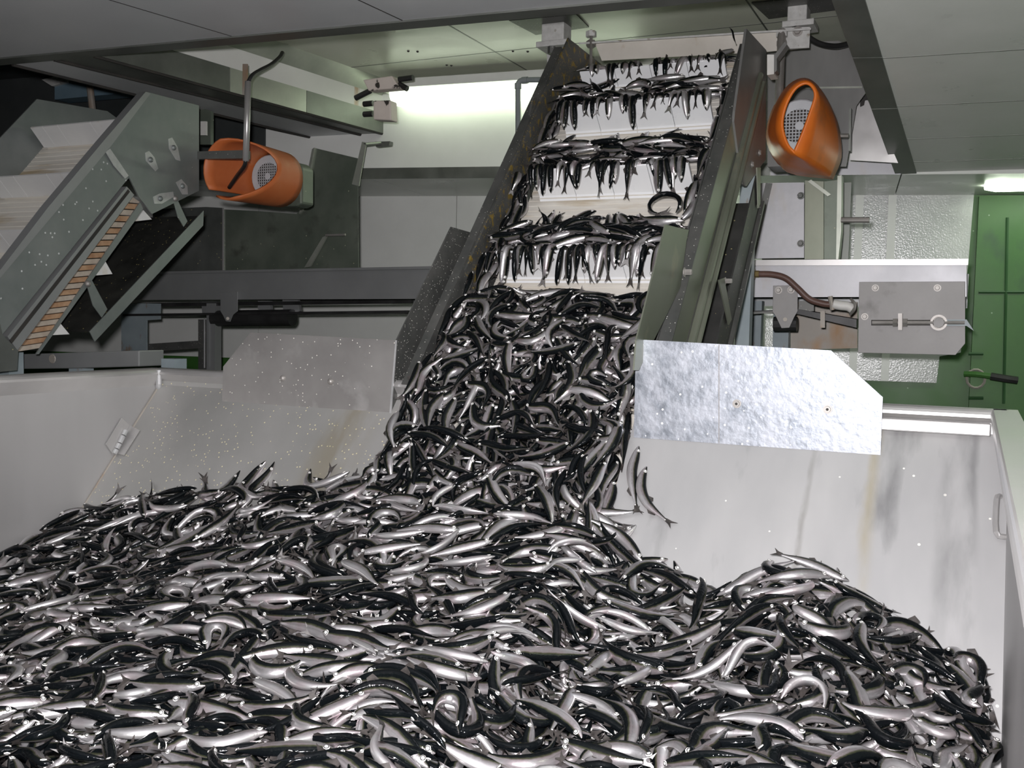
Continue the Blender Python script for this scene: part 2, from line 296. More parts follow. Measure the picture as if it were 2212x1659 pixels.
for a, b in ((T0, -.5), (-.495, .9), (.905, tR), (tR + .005, tR + 2.2)):
    mk('underside_panel', slab([fa(a, zl(a) - .004), fa(b, zl(b) - .004), fa(b, zl(b) - .004, -DEEP), fa(a, zl(a) - .004, -DEEP)], (0, 0, .03)), M['ceil_r'], wall_soffit)
# low ceiling in front of the recess
EL = lambda x: 2.69 + .09 * (x + 3.417)
ceil_front = st('ceiling', slab([(-7.4, -2.5, ZC + .03), (2.5, -2.5, ZC + .03), (2.5, EL(2.5) - .04, ZC + .03), (-7.4, EL(-7.4) - .04, ZC + .03)], (0, 0, .08)), M['dark'])
def seam(pa, pb):
    a, b = S(*pa), S(*pb); s = (b[0] - a[0]) / (b[1] - a[1]); return lambda y: a[0] + s * (y - a[1])
sm = [lambda y: -7.4, lambda y: -3.75, seam((490, 75), (238, 0)), seam((865, 42), (775, 0)), lambda y: -.62 - .02 * y, lambda y: .62, lambda y: 2.5]
for q in range(len(sm) - 1):
    l, r = sm[q], sm[q + 1]; g = .0012
    ya, yb = EL(l(2.7)) - .06, EL(r(2.7)) - .06
    mk('ceiling_panel', slab([(l(-2.4) + g, -2.4, ZC), (r(-2.4) - g, -2.4, ZC), (r(yb) - g, yb, ZC), (l(ya) + g, ya, ZC)], (0, 0, .028)), M['ceil'], ceil_front)
for l in sm[1:-1]:
    ya = EL(l(2.7)) - .06; mk('joint', slab([(l(-2.4) - .002, -2.4, ZC - .001), (l(-2.4) + .002, -2.4, ZC - .001), (l(ya) + .002, ya, ZC - .001), (l(ya) - .002, ya, ZC - .001)], (0, 0, .0015)), M['hole'], ceil_front)
mk('steel_edge', slab([(-7.4, EL(-7.4) - .075, ZC - .006), (-.3, EL(-.3) - .075, ZC - .006), (-.3, EL(-.3), ZC - .006), (-7.4, EL(-7.4), ZC - .006)], (0, 0, .10)), M['strip'], ceil_front)
# low ceiling on the side of the recess, falling towards the foot of the upper wall
q0 = S(1870, 0); q1 = Fp(1980, 372); d0 = np.array([1, .105, 0])
p0_ = S(1798, 0); p1_ = Fp(1934, 374)
nrm_r = np.cross(q1 - q0, d0); Rp = lambda px, py: PL(px, py, q0, nrm_r)
cr = st('ceiling_side', slab([q0 + (0, 0, .03), q0 + d0 * 3 + (0, 0, .03), q1 + d0 * 3 + (0, 0, .03), q1 + (0, 0, .03)], (0, 0, .08)), M['dark'])
near = q0 - (q1 - q0) * .2
def edge_at(px, py):                                   # point on the strip's outer line level with a pixel
    p = Rp(px, py); k = (p[0] - q0[0]) * (q1[1] - q0[1]) - (p[1] - q0[1]) * (q1[0] - q0[0]); k /= (d0[0] * (q1[1] - q0[1]) - d0[1] * (q1[0] - q0[0])); return p - d0 * k
es = [near, edge_at(2000, 120), edge_at(2000, 227), edge_at(2000, 299), edge_at(2010, 349), q1]
for a, b in zip(es[:-1], es[1:]):
    g = (b - a) / np.linalg.norm(b - a) * .0015
    mk('ceiling_panel', slab([a + g, a + g + d0 * 2.9, b - g + d0 * 2.9, b - g], (0, 0, .028)), M['ceil_r'], cr)
for a in es[1:-1]:
    g = (q1 - q0) / np.linalg.norm(q1 - q0) * .002; dz = np.array([0, 0, -.001])
    mk('joint', slab([a - g + dz, a - g + d0 * 2.9 + dz, a + g + d0 * 2.9 + dz, a + g + dz], (0, 0, .0015)), M['strip'], cr)
for t0, t1 in ((-.2, .24), (.243, .52), (.523, 1.0)):
    a, b = q0 + (q1 - q0) * t0, q0 + (q1 - q0) * t1; c, d = p0_ + (p1_ - p0_) * t0, p0_ + (p1_ - p0_) * t1
    mk('steel_edge', slab([v - (0, 0, .006) for v in (a, b, d, c)], (0, 0, .05)), M['strip'], cr)
# recess: upper ceiling and its hidden sides
rc = st('ceiling_recess', box(-3.3, -.1, 2.5, 4.9, ZR + .03, ZR + .1), M['dark'])
for x0, x1 in ((-3.2, -2.02), (-2.015, -.83), (-.825, -.2)):
    for y0, y1 in ((2.6, 3.4), (3.404, 4.1), (4.104, 4.85)):
        mk('ceiling_panel', box(x0, x1, y0, y1, ZR, ZR + .028), M['recess'], rc)
for x in (-2.0175, -.8275): mk('joint', box(x - .0035, x + .0035, 2.6, 4.85, ZR - .001, ZR), M['strip'], rc)
for y in (3.402, 4.102): mk('joint', box(-3.2, -.2, y - .0035, y + .0035, ZR - .001, ZR), M['strip'], rc)
for (a, b) in (((882, 110), (902, 111)), ((1108, 110), (1140, 111)), ((965, 140), (975, 141))):
    for q in (a, b):
        p = P(q[0], q[1], 2, ZR); mk('screw', dome(p, (0, 0, -1), .006), M['hole'], rc)
st('wall_recess_front', box(-7.4, -.3, 2.42, 2.55, ZC + .06, ZR + .1), M['dark'])
st('wall_recess_side', box(-.24, -.16, 2.9, 4.9, ZC + .08, ZR + .1), M['white'])
st('ceiling_void', box(-7.4, -3.3, 2.5, 4.9, ZR + .15, ZR + .22), M['dark'])  # near-black colour stands in for the shade behind the beam
st('wall_left', box(-7.5, -7.4, -2.6, 9.2, ZF, 1.9), M['dark'])
st('wall_right', box(2.5, 2.6, -2.6, 9.2, ZF, 1.9), M['ceil'])
st('wall_front', box(-7.5, 2.6, -2.6, -2.5, ZF, 1.9), M['panel'])
# boxed beam down the side of the recess
b0, b1 = S(203, 119), S(855, 296); o0, o1 = S(27, 138), S(700, 303)
m0, m1 = S(117, 127), S(835, 304)
beam = st('beam', slab([b0 + (-.02, 0, .01), b1 + (-.02, 0, .01), o1 + (0, 0, .01), o0 + (0, 0, .01)], (0, 0, ZR - ZC - .02)), M['dark'])
mk('underside_panel', slab([b0, b1, m1, m0], (0, 0, .008)), M['strip'], beam)
mk('underside_panel', slab([m0 + (0, 0, .002), m1 + (0, 0, .002), o1, o0], (0, 0, .006)), M['ceil'], beam)
for p, q in ((b0, b1), (m0, m1), (o0, o1)): mk('dark_joint', cyl(p + (0, 0, -.002), q + (0, 0, -.002), .008, 6), M['hole'], beam)
u = np.array([0, 0, 1.0])
mk('white_panel', slab([b0 + u * .09, b1 + u * .09, b1 + u * (ZR - ZC), b0 + u * (ZR - ZC)], (-.015, 0, 0)), M['whiterust'], beam)
bm = b0 + (b1 - b0) * .62; bn = b0 + (b1 - b0) * .36
for a, b, mm in ((b0, bn, 'strip'), (bn + (0, .004, 0), bm, 'strip_b'), (bm + (0, .004, 0), b1, 'strip')):  # brighter middle length paints a reflection into the trim
    mk('lower_steel_edge', slab([a, b, b + u * .10, a + u * .10], (.008, 0, 0)), M[mm], beam)
mk('upper_steel_edge', slab([b0 + u * (ZR - ZC - .07), b1 + u * (ZR - ZC - .07), b1 + u * (ZR - ZC) + (.05, 0, 0), b0 + u * (ZR - ZC) + (.05, 0, 0)], (-.006, 0, .0)), M['strip_b'], beam)
mk('end_cap', slab([b1 + u * .1, b1 + (-.16, .02, .10), b1 + (-.16, .02, .25), b1 + u * .25], (0, .02, 0)), M['strip'], beam)

# green door in the back wall and its handle
door = st('door_1', slab([along(tpar(W(2100, 700)), ZF + .15, .006), along(tpar(W(2100, 700)) + 1.05, ZF + .15, .006), along(tpar(W(2100, 700)) + 1.05, W(2150, 425)[2], .006), along(tpar(W(2100, 700)), W(2150, 425)[2], .006)], WN * .03), M['green'])
Wd = lambda px, py, o=.045: W(px, py, o)
for a, b in (((2176, 470), (2168, 872)), ((2114, 631), (2212, 631))): mk('weld_seam', cyl(Wd(*a, .037), Wd(*b, .037), .008, 6), M['green_line'], door)
h = mk('handle', tube([Wd(2083, 808, .06), Wd(2110, 809, .08), Wd(2140, 813, .09)], .014, 8, 3), M['green'], door)
mk('grip', tube([Wd(2140, 813, .09), Wd(2170, 818, .1), Wd(2198, 822, .1)], .019, 8, 3), M['rubber'], h)
mk('lock_ring', tube([Wd(2108 + 20 * math.cos(t), 818 + 20 * math.sin(t), .04) for t in np.linspace(0, 2 * math.pi, 15)], .007, 6, 1), M['rust'], door)
for y in (764, 860): mk('hinge_pin', cyl(Wd(2092, y, .04), Wd(2124, y, .04), .009, 6), M['green_line'], door)

# ------------------------------------------------------------------ lamps
def lamp(name, label, x0y, x1y, nrm, h, loc, mm='lamp2'):
    """bulkhead fluorescent fitting between two points on the wall, bowed diffuser"""
    a, b = np.asarray(x0y, float), np.asarray(x1y, float); nrm = np.asarray(nrm, float)
    t = thing(name, label, 'lamp', loc, 'fluorescent ceiling lamps')
    d = b - a; Z = np.array([0, 0, 1.0])
    mk('housing', slab([a, b, b + Z * h * .34, a + Z * h * .34], nrm * .15), M['lampbody'], t, bev=.004)
    prof = [(0.02, 0), (.0, -.28), (.05, -.62), (.10, -.66), (.135, -.3), (.14, 0)]
    V, F = [], []
    cuts = (0.012, .05, .95, .988)
    for i, s in enumerate(cuts):
        k = .82 if i in (0, 3) else 1.0
        for o, z in prof: V.append(a + d * s + nrm * (o * (k if i in (0, 3) else 1)) + Z * (z * h * k))
    n = len(prof)
    for i in range(3):
        for j in range(n - 1): F.append([i * n + j, i * n + j + 1, (i + 1) * n + j + 1, (i + 1) * n + j])
    F += [list(range(n)), [3 * n + j for j in range(n)][::-1]]
    mk('diffuser', (V, F), M[mm], t)
    for s in (.004, .996): mk('end_clip', obox(a + d * s + nrm * .08 + Z * h * .02, d / np.linalg.norm(d) * .012, nrm * .08, Z * h * .12), M['lampbody'], t)
    return t
l0 = Fp(856, 205, .01); l1 = l0 + FD * 1.28; l1[2] = l0[2]
lamp('fluorescent_lamp', 'glowing fluorescent lamp on the white wall under the recessed ceiling', l0, l1, FN, .125, l0, 'lamp')
r0 = W(2118, 389, .3) - np.array([0, 0, .0]); r1 = r0 + FD * 1.2
lamp('fluorescent_lamp', 'glowing fluorescent lamp above the green steel door', r0, r1, FN, .10, r0)
for lab_, pa, ln_ in (('added fluorescent fill lamp under the dropped ceiling, unseen behind the inclined conveyor', fa(-.0, ZS - .06, -.45) + (0.62, 0, 0), .62), ('added unseen fluorescent fill lamp on the ceiling over the walkway beside the bin', (.9, 1.2, ZC - .06), 1.2)):
    pa = np.array(pa); lamp('fluorescent_lamp', lab_, pa, pa + FD * ln_, FN, .10, pa)  # both are unseen fill lamps, added to raise the background light
mk('lamp_cable', tube([P(2065, 357, 1, 5.0), P(2072, 372, 1, 5.0), P(2090, 378, 1, 5.0), P(2116, 376, 1, 5.0)], .012, 8), M['rubber'], label='short black cable looping into the lamp by the green door', cat='cable')

# ------------------------------------------------------------------ the steel bin
XL, XR, YB, YF, ZRIM = -2.405, 0.04, 2.45, 0.03, -.18
XW = XR + .036                                        # the panel stands back behind the folded rim
K = 1.13                                              # slope of the back panel (same as the belt)
wz = lambda y: -.235 + K * (y - YB)
CHL, CHR = -1.447, -.782                               # channel for the conveyor
bn_ = thing('steel_bin', 'large stainless steel bin heaped with small silver fish', 'bin', ((XL + XR) / 2, 1.5, ZF))
zb0 = -1.25; yb0 = YB + (zb0 + .235) / K
def back_panel(x0, x1, m, lab=None):
    o = mk('back_panel', J(slab([(x0, YB, wz(YB)), (x1, YB, wz(YB)), (x1, yb0, zb0), (x0, yb0, zb0)], (0, .004, -.0035)),
                       slab([(x0, YB + .001, wz(YB)), (x1, YB + .001, wz(YB)), (x1, YB + .001, ZRIM - .03), (x0, YB + .001, ZRIM - .03)], (0, .004, 0))), m, bn_)
    if lab: o['label'] = lab
back_panel(XL, CHL, M['bin_roe'], 'sloping steel panel dotted with yellow roe')
back_panel(CHR, XW, M['bin_right'], 'sloping steel panel with run-down stains and a painted-in dark reflection')
mk('side_panel', slab([(XL, YF, ZRIM - .03), (XL, YB, ZRIM - .03), (XL, YB, wz(YB)), (XL, yb0, zb0), (XL, YF, zb0)], (-.004, 0, 0)), M['bin'], bn_)
mk('side_panel', slab([(XW, YF, ZRIM - .03), (XW, YB, ZRIM - .03), (XW, YB, wz(YB)), (XW, yb0, zb0), (XW, YF, zb0)], (.004, 0, 0)), M['bin'], bn_)
mk('front_panel', box(XL, XR, YF - .004, YF, zb0, ZRIM - .03), M['bin'], bn_)
mk('bottom_panel', box(XL, XR, YF, yb0, zb0 - .005, zb0), M['bin'], bn_)
def rimbar(name, p, q, inn, h=.04, wdt=.035, m='rim'):
    """folded rim: rounded face inside, flat top"""
    p, q, inn = (np.asarray(v, float) for v in (p, q, inn)); Z = np.array([0, 0, 1.0]); n = 7; V, F = [], []
    prof = [(0, -h)] + [(.018 * math.sin(a), -.018 + .018 * math.cos(a)) for a in np.linspace(math.pi / 2, 0, 5)] + [(-wdt, 0), (-wdt, -h)]
    for e in (p, q):
        for a, b in prof: V.append(e + inn * a + Z * b)
    n = len(prof)
    for j in range(n): F.append([j, (j + 1) % n, n + (j + 1) % n, n + j])
    F += [list(range(n))[::-1], list(range(n, 2 * n))]
    return mk(name, (V, F), M[m], bn_)
rimbar('rim', (XL, YF, ZRIM), (XL, YB + .03, ZRIM), (1, 0, 0), .055)
rimbar('rim', (XL - .03, YB, ZRIM), (CHL, YB, ZRIM), (0, -1, 0), .04)
rimbar('rim', (CHR, YB, ZRIM), (XR + .03, YB, ZRIM), (0, -1, 0), .03)
mk('rim_ledge', box(CHR, XR, YB - .026, YB, ZRIM - .058, ZRIM - .03), M['rim'], bn_, bev=.003)
rimbar('rim', (XR + .004, YF, ZRIM), (XR + .004, YB + .03, ZRIM), (-.35, 0, 0), .04, .14)
rimbar('rim', (XL, YF, ZRIM), (XR, YF, ZRIM), (0, 1, 0), .05)
mk('corner_weld', tube([(XL + .014, YB - .014, ZRIM - .004), (XL + .01, YB - .01, ZRIM - .05), (XL + .006, YB - .006, wz(YB) - .01)], .009, 7, 2), M['weld'], bn_)
mk('corner_weld', tube([(XL + .004, YB, wz(YB)), (XL + .003, 2.25, wz(2.25)), (XL + .003, 2.05, wz(2.05))], .0035, 6, 3), M['rust'], bn_)
for x in (XL + .1, XR - .1):
    for y in (YF + .1, yb0 - .1): mk('leg', box(x - .04, x + .04, y - .04, y + .04, ZF, zb0 - .005), M['bluegrey'], bn_)
# weld-on hinge in the corner between side and back panel
BP = lambda px, py, o=0.0: PL(px, py, np.array([0, YB, wz(YB)]) + np.array([0, -K, 1]) / math.hypot(K, 1) * o, np.array([0, -K, 1.0]))
hg = mk('hinge', slab([P(262, 903, 0, XL + .004), P(278, 918, 0, XL + .004), P(243, 982, 0, XL + .004), P(228, 960, 0, XL + .004)], (.003, 0, 0)), M['rim'], bn_)
nW = np.array([0, -K, 1]) / math.hypot(K, 1)
mk('hinge_leaf', slab([BP(284, 921, .003), BP(302, 930, .003), BP(268, 984, .003), BP(247, 979, .003)], nW * .003), M['rim'], hg)
ha, hb = P(272, 930, 0, XL + .012), P(246, 982, 0, XL + .012)
for a, b in ((0, .2), (.24, .52), (.56, .76), (.8, .97)): mk('hinge_knuckle', cyl(ha + (hb - ha) * a, ha + (hb - ha) * b, .008, 10), M['weld'], hg)
mk('handle', tube([BP(2160, 1072, .004), BP(2153, 1080, .02), BP(2152, 1150, .02), BP(2175, 1160, .012)], .006, 8, 3), M['rim'], bn_)

# ------------------------------------------------------------------ inclined main conveyor
AN = math.radians(48.5); CA, SA = math.cos(AN), math.sin(AN)
Y0, Z0 = 2.92, .126
def C(x, u, n): return np.array([x, Y0 + u * CA - n * SA, Z0 + u * SA + n * CA])
U_, N_ = np.array([0, CA, SA]), np.array([0, -SA, CA])
def cbox(x0, x1, u0, u1, n0, n1):
    return obox(C((x0 + x1) / 2, (u0 + u1) / 2, (n0 + n1) / 2), ((x1 - x0) / 2, 0, 0), U_ * (u1 - u0) / 2, N_ * (n1 - n0) / 2)
BX0, BX1, UB, UT = -1.42, -.80, -1.35, 1.07
cv = thing('inclined_conveyor', 'steep cleated belt conveyor between dark steel rails, carrying fish upward', 'conveyor', C(-1.1, UB, -.3))
# belt: ribbed plastic band running over the head and tail rollers
V, F = [], []
rows = []
un = UB
while un < UT:
    rows += [(un, 0.0), (un + .0215, 0.0), (un + .0225, -.0035), (un + .0245, -.0035)]; un += .0254
prof = rows + [(UT + .07 * math.sin(a), -.07 + .07 * math.cos(a)) for a in np.linspace(.1, math.pi, 9)] + [(UB, -.14)] + [(UB - .07 * math.sin(a), -.07 - .07 * math.cos(a)) for a in np.linspace(.1, math.pi - .1, 7)]
for u_, n_ in prof: V += [C(BX0, u_, n_), C(BX1, u_, n_)]
F = [[2 * i, 2 * i + 1, 2 * ((i + 1) % len(prof)) + 1, 2 * ((i + 1) % len(prof))] for i in range(len(prof))]
mk('belt', (V, F), M['belt'], cv)
FLN = .128; FX0, FX1 = -1.375, -.835
FU = {-3: -1.17, -2: -.78, -1: -.39, 0: 0.0, 1: .385, 2: .725, 3: .985}
for k, uk in FU.items():
    base = mk('flight', cbox(FX0, FX1, uk - .012, uk + .012, -.002, .014), M['belt'], cv)
    nseg = 4; wseg = (FX1 - FX0) / nseg
    for s in range(nseg):
        a, b = FX0 + s * wseg + .0012, FX0 + (s + 1) * wseg - .0012
        FLN_ = FLN if k < 3 else .085
        prof2 = [(uk - .016, .004), (uk - .006, .02), (uk - .005, FLN_), (uk + .001, FLN_ + .002), (uk + .004, FLN_ - .002), (uk + .004, .02), (uk + .012, .004)]
        mk('flight_segment', slab([C(a, p_, q_) for p_, q_ in prof2], (b - a, 0, 0)), M['flight'], base)
# rails
NT, NTR = .158, .128
mk('lower_rail', cbox(-1.475, -1.445, UB, -.56, -.06, .095), M['rail'], cv)
mk('lower_rail', cbox(-.777, -.735, UB, -.56, -.06, .095), M['rail'], cv)
mk('side_rail', cbox(-1.475, -1.445, -.56, 1.05, -.06, NT), M['rail'], cv, label='dark steel rail beside the white flights, speckled with dried roe')
mk('rail_liner', cbox(-1.445, -1.438, -.1, 1.12, .02, NT - .01), M['rail_yellow'], cv)
mk('side_rail', J(cbox(-.775, -.735, -.50, 1.0, NTR - .006, NTR), cbox(-.779, -.773, -.50, 1.0, -.04, NTR), ), M['rail'], cv)
mk('rail_web', cbox(-.741, -.735, -.50, 1.0, .015, NTR - .006), M['green_steel'], cv)
mk('rail_tube', J(cyl(C(-.728, UB, -.005), C(-.728, 1.0, -.005), .014, 10), cyl(C(-.722, UB, -.04), C(-.722, 1.0, -.04), .012, 10)), M['green_steel'], cv)
mk('rail_web', cbox(-.741, -.735, UB, 1.0, -.115, .010), M['rail'], cv)
mk('rail_web', cbox(-1.475, -1.469, UB, 1.0, -.2, -.06), M['rail'], cv)
mk('return_pan', J(cbox(-1.475, -.70, -.95, .62, -.262, -.256), cbox(-.70, -.695, -.95, .62, -.262, -.135)), M['pan'], cv)
mk('pan_lip', cbox(-.696, -.682, -.95, .62, -.262, -.248), M['rail'], cv)
for uu in (.52, -.12):
    g = slab([P(x, y, 0, -.69) for x, y in (((1550, 605), (1562, 600), (1578, 690), (1572, 702)) if uu < 0 else ((1633, 362), (1641, 362), (1640, 440), (1636, 450)))], (.004, 0, 0))
    mk('strut', g, M['green_steel'], cv)
# head plates
mk('head_plate', slab([P(x, y, 0, -1.448) for x, y in ((1230, 84), (1303, 142), (1300, 205), (1275, 262), (1130, 330), (1152, 214), (1170, 210))], (-.008, 0, 0)), M['rail_yellow'], cv)
hp = mk('head_plate', slab([P(x, y, 0, -.728) for x, y in ((1613, 62), (1655, 108), (1654, 345), (1612, 403), (1604, 398), (1586, 262), (1588, 240), (1606, 110))], (-.008, 0, 0)), M['head'], cv)
for px, py in ((1622, 246), (1638, 225), (1640, 330), (1624, 355)): mk('bolt', bolt(P(px, py, 0, -.727), (1, 0, 0), .009), M['bolt'], hp)
mk('head_roller', cyl(C(-1.44, UT, -.07), C(-.736, UT, -.07), .055, 20), M['rail'], cv)
mk('tail_roller', cyl(C(-1.44, UB, -.07), C(-.736, UB, -.07), .055, 20), M['rail'], cv)
mk('head_block', slab(PX([(1657, 118), (1672, 118), (1672, 160), (1657, 162)], 1, 3.62), (0, .08, 0)), M['whiteplastic'], cv)
mk('scraper_bracket', slab(PX([(1672, 120), (1695, 90), (1700, 96), (1678, 126), (1678, 152), (1673, 157)], 1, 3.6), (0, .05, 0)), M['head'], cv)
for x in (-1.46, -.76):
    for uu in (-.9, .75):
        p = C(x, uu, -.27); mk('leg', box(x - .025, x + .025, p[1] - .025, p[1] + .025, ZF, p[2] + .06), M['bluegrey'], cv)
mk('bolt', bolt(P(1478, 588, 0, -.734), (1, 0, 0), .009, .02), M['bolt'], cv)
mk('bolt', bolt(P(1566, 607, 0, -.69), (1, 0, 0), .008, .02), M['bolt'], cv)

# guard plates that flank the conveyor over the bin edge
g1 = thing('guard_plate', 'dull stained steel guard plate with two dome bolts beside the conveyor channel', 'guard plate', (-1.8, YB - .03, -.31), 'guard plates at the conveyor mouth')
mk('face_plate', slab(PX([(541, 718), (857, 735), (843, 918), (479, 895), (482, 792)], 1, YB - .032), (0, .004, 0)), M['guard'], g1)
mk('side_flange', slab([P(x, y, 0, -1.5) for x, y in ((975, 490), (1027, 505), (1020, 545), (886, 856), (846, 905), (857, 735))], (-.004, 0, 0)), M['rail'], g1)
mk('bright_edge', slab(PX([(854, 735), (857, 735), (843, 918), (839, 918)], 1, YB - .0335), (0, .003, 0)), M['weld'], g1)
mk('rusty_edge', slab(PX([(479, 893), (843, 915), (843, 919), (479, 896)], 1, YB - .0335), (0, .003, 0)), M['rust'], g1)
for q in ((611, 817), (714, 824)): mk('bolt', dome(P(*q, 1, YB - .032), (0, -1, 0), .0095), M['bolt'], g1)
g2 = thing('guard_plate', 'bright galvanised guard plate with two socket bolts beside the conveyor channel', 'guard plate', (-.47, YB - .05, -.29), 'guard plates at the conveyor mouth')
fp = mk('face_plate', slab(PX([(1374, 733), (1795, 757), (1907, 858), (1902, 983), (1369, 945)], 1, YB - .052), (0, .004, 0)), M['galv'], g2)
mk('plate_joint', slab(PX([(1552, 744), (1554, 744), (1554, 957), (1552, 957)], 1, YB - .0525), (0, .002, 0)), M['takeup'], fp)
mk('side_flange', slab([P(x, y, 0, -.752) for x, y in ((1438, 485), (1488, 497), (1483, 520), (1470, 620), (1380, 800), (1370, 800), (1375, 735))], (-.004, 0, 0)), M['green_steel'], g2)
for q in ((1592, 872), (1788, 884)):
    p = P(*q, 1, YB - .052)
    bb = mk('bolt', J(lathe(p, (0, -1, 0), [(0, .0105), (.003, .0105)], 16), lathe(p + (0, -.003, 0), (0, -1, 0), [(0, .0075), (.005, .007)], 14)), M['bolt'], g2)
    mk('socket', lathe(p + (0, -.008, 0), (0, -1, 0), [(0, .0035), (.0004, .0035)], 6), M['hole'], bb)
# side deck beyond the bin's edge
mk('side_deck', slab([(XR + .055, .2, ZRIM - .035), (.9, .2, ZRIM - .035), (.9, 2.5, ZRIM - .035), (XR + .055, 2.5, ZRIM - .035)], (0, 0, -.05)), M['deck'], bev=.006, label='greenish painted deck plate alongside the edge of the steel bin', cat='deck plate')
dk = bpy.data.objects['side_deck']
for x in (.12, .85):
    for y in (.3, 2.4): mk('leg', box(x - .03, x + .03, y - .03, y + .03, ZF, ZRIM - .085), M['bluegrey'], dk)

# ------------------------------------------------------------------ second, empty conveyor
XN, XF_ = -2.95, -3.58
lc = thing('empty_conveyor', 'empty grey steel conveyor with stained white flights beside the olive hopper', 'conveyor', (XN - .3, 2.6, ZF))
sx = lambda pts, x=XN, t=-.006: slab(PX(pts, 0, x), (t, 0, 0))
mk('side_rail', sx([(-130, 752), (234, 322), (279, 384), (270, 394), (5, 723), (-50, 792), (-165, 792)]), M['lrail'], lc)
mk('rail_top', sx([(315, 198), (325, 202), (238, 318), (0, 601), (-128, 756), (-142, 756), (0, 584), (103, 449), (225, 303)], XN + .006, -.04), M['channel'], lc)
hpl = mk('head_plate', sx([(315, 198), (430, 228), (430, 412), (329, 462), (300, 425), (279, 382), (234, 322)], XN + .004), M['lrail'], lc)
for pts in (((364, 300), (372, 297), (384, 318), (390, 348), (380, 345), (366, 322)), ((314, 330), (322, 326), (334, 340), (342, 364), (336, 370), (316, 348)), ((228, 328), (238, 321), (258, 350), (278, 380), (270, 386), (246, 358)), ((380, 394), (392, 387), (405, 402), (406, 420), (394, 420)), ((331, 425), (345, 418), (374, 414), (376, 425), (350, 440), (334, 440))):
    mk('weld_patch', sx(pts, XN + .0055, -.0015), M['weld'], hpl)
for q in ((375, 319), (325, 345), (394, 402), (346, 429)): mk('bolt', dome(P(*q, 0, XN + .006), (1, 0, 0), .011), M['lrail'], hpl)
mk('lower_channel', sx([(274, 403), (290, 421), (38, 757), (16, 727)], XN + .008, -.03), M['channel'], lc)
mk('channel_groove', sx([(277, 409), (281, 414), (26, 742), (21, 735)], XN + .0095, -.004), M['hole'], lc)
# links of the belt edge
a0, a1, c0, c1 = (288, 425), (41, 760), (303, 437), (82, 762)
nl = 25
for i in range(nl):
    t0, t1 = (i + .08) / nl, (i + .92) / nl
    f = lambda p, q, t: (p[0] + (q[0] - p[0]) * t, p[1] + (q[1] - p[1]) * t)
    q1 = [f(a0, a1, t0), f(c0, c1, max(0, t0 - .03)), f(c0, c1, max(0, t1 - .03)), f(a0, a1, t1)]
    mk('belt_link', sx(q1, XN - .012, -.03), M['link' if i % 2 else 'link_pale'], lc)
mk('return_guard', sx([(303, 437), (309, 451), (291, 478), (84, 765), (78, 765)], XN - .004), M['lrail'], lc)
for tri in (((310, 454), (328, 474), (293, 478)), ((228, 565), (243, 592), (207, 595)), ((130, 698), (150, 722), (112, 724))):
    mk('return_flight', slab(PX(tri, 0, XN - .02), (-.5, 0, 0)), M['lflight'], lc)
pe = PX([(436, 466), (196, 716)], 0, XN - .01)
mk('drip_pan', slab([pe[0], pe[1], pe[1] + (-.6, 0, 0), pe[0] + (-.6, 0, 0)], (0, .004, -.004)), M['lpan'], lc)
mk('pan_lip', sx([(440, 455), (439, 487), (205, 738), (194, 716)], XN - .004, -.004), M['lrail'], lc)
for pts in (((188, 616), (199, 606), (232, 668), (220, 686), (201, 660)), ((374, 432), (383, 430), (405, 478), (397, 490), (384, 468))):
    mk('strut', sx(pts, XN + .002, -.003), M['lrail'], lc)
for q in ((190, 613), (378, 429)): mk('bolt', dome(P(*q, 0, XN + .003), (1, 0, 0), .012), M['bolt'], lc)
mk('side_rail', sx([(-330, 645), (80, 214), (232, 240), (262, 262), (200, 330), (103, 318), (0, 440), (-240, 725)], XF_ + .02, -.006), M['lrail'], lc)
# belt and flights seen over the rail
pA, pB = P(113, 316, 0, XF_ + .08), P(20, 425, 0, XF_ + .08)
ld = (pA - pB); ld /= np.linalg.norm(ld); ln = np.array([0, -ld[2], ld[1]])
V, F = [], []; s = -.9; prof = []
while s < .10: prof += [(s, 0), (s + .0225, 0), (s + .024, -.004), (s + .0265, -.004)]; s += .028
for s_, n_ in prof:
    for x in (XF_ + .02, XN - .03): p = pA + ld * s_ + ln * (n_ - .004); V.append((x, p[1], p[2]))
F = [[2 * i, 2 * i + 1, 2 * i + 3, 2 * i + 2] for i in range(len(prof) - 1)]
mk('belt', (V, F), M['belt'], lc)
dpt = float(np.dot(pA - pB, ld))
for k in range(-2, 1):
    o = pA + ld * dpt * k if k <= 0 else pA + ld * dpt * .85
    b_ = mk('flight', obox((XF_ + .3, o[1], o[2]), (.24, 0, 0), ld * .01, ln * .006), M['belt'], lc)
    xs = [XF_ + .045, XF_ + .115, XF_ + .20, XF_ + .38, XN - .05]
    for a, b in zip(xs[:-1], xs[1:]):
        pr = [(-.012, .004), (-.004, .1), (.003, .1), (.008, .004)]
        mk('flight_segment', slab([(a + .001, *(o + ld * p_ + ln * q_)[1:]) for p_, q_ in pr], (b - a - .002, 0, 0)), M['lflight'], b_)
for x, y, z in ((-3.1, 2.42, -.15), (XF_ + .05, 2.6, 0)):
    mk('leg', box(x - .03, x + .03, y, y + .06, ZF, z), M['bluegrey'], lc)
mk('foot_plate', slab(PX([(-90, 698), (0, 698), (6, 724), (40, 758), (37, 800), (-90, 812)], 0, XN + .02), (-.05, 0, 0)), M['panel2'], lc)
mk('spray_bar', slab(PX([(398, 328), (530, 324), (530, 342), (398, 344)], 1, 3.22), (0, .03, 0)), M['rail'], lc)
fb = mk('base_beam', slab(PX([(42, 765), (300, 757), (300, 792), (150, 796), (42, 797)], 1, 2.62), (0, .12, 0)), M['channel'], bev=.004, label='low steel base beam under the empty conveyor, behind the bin rim', cat='beam')
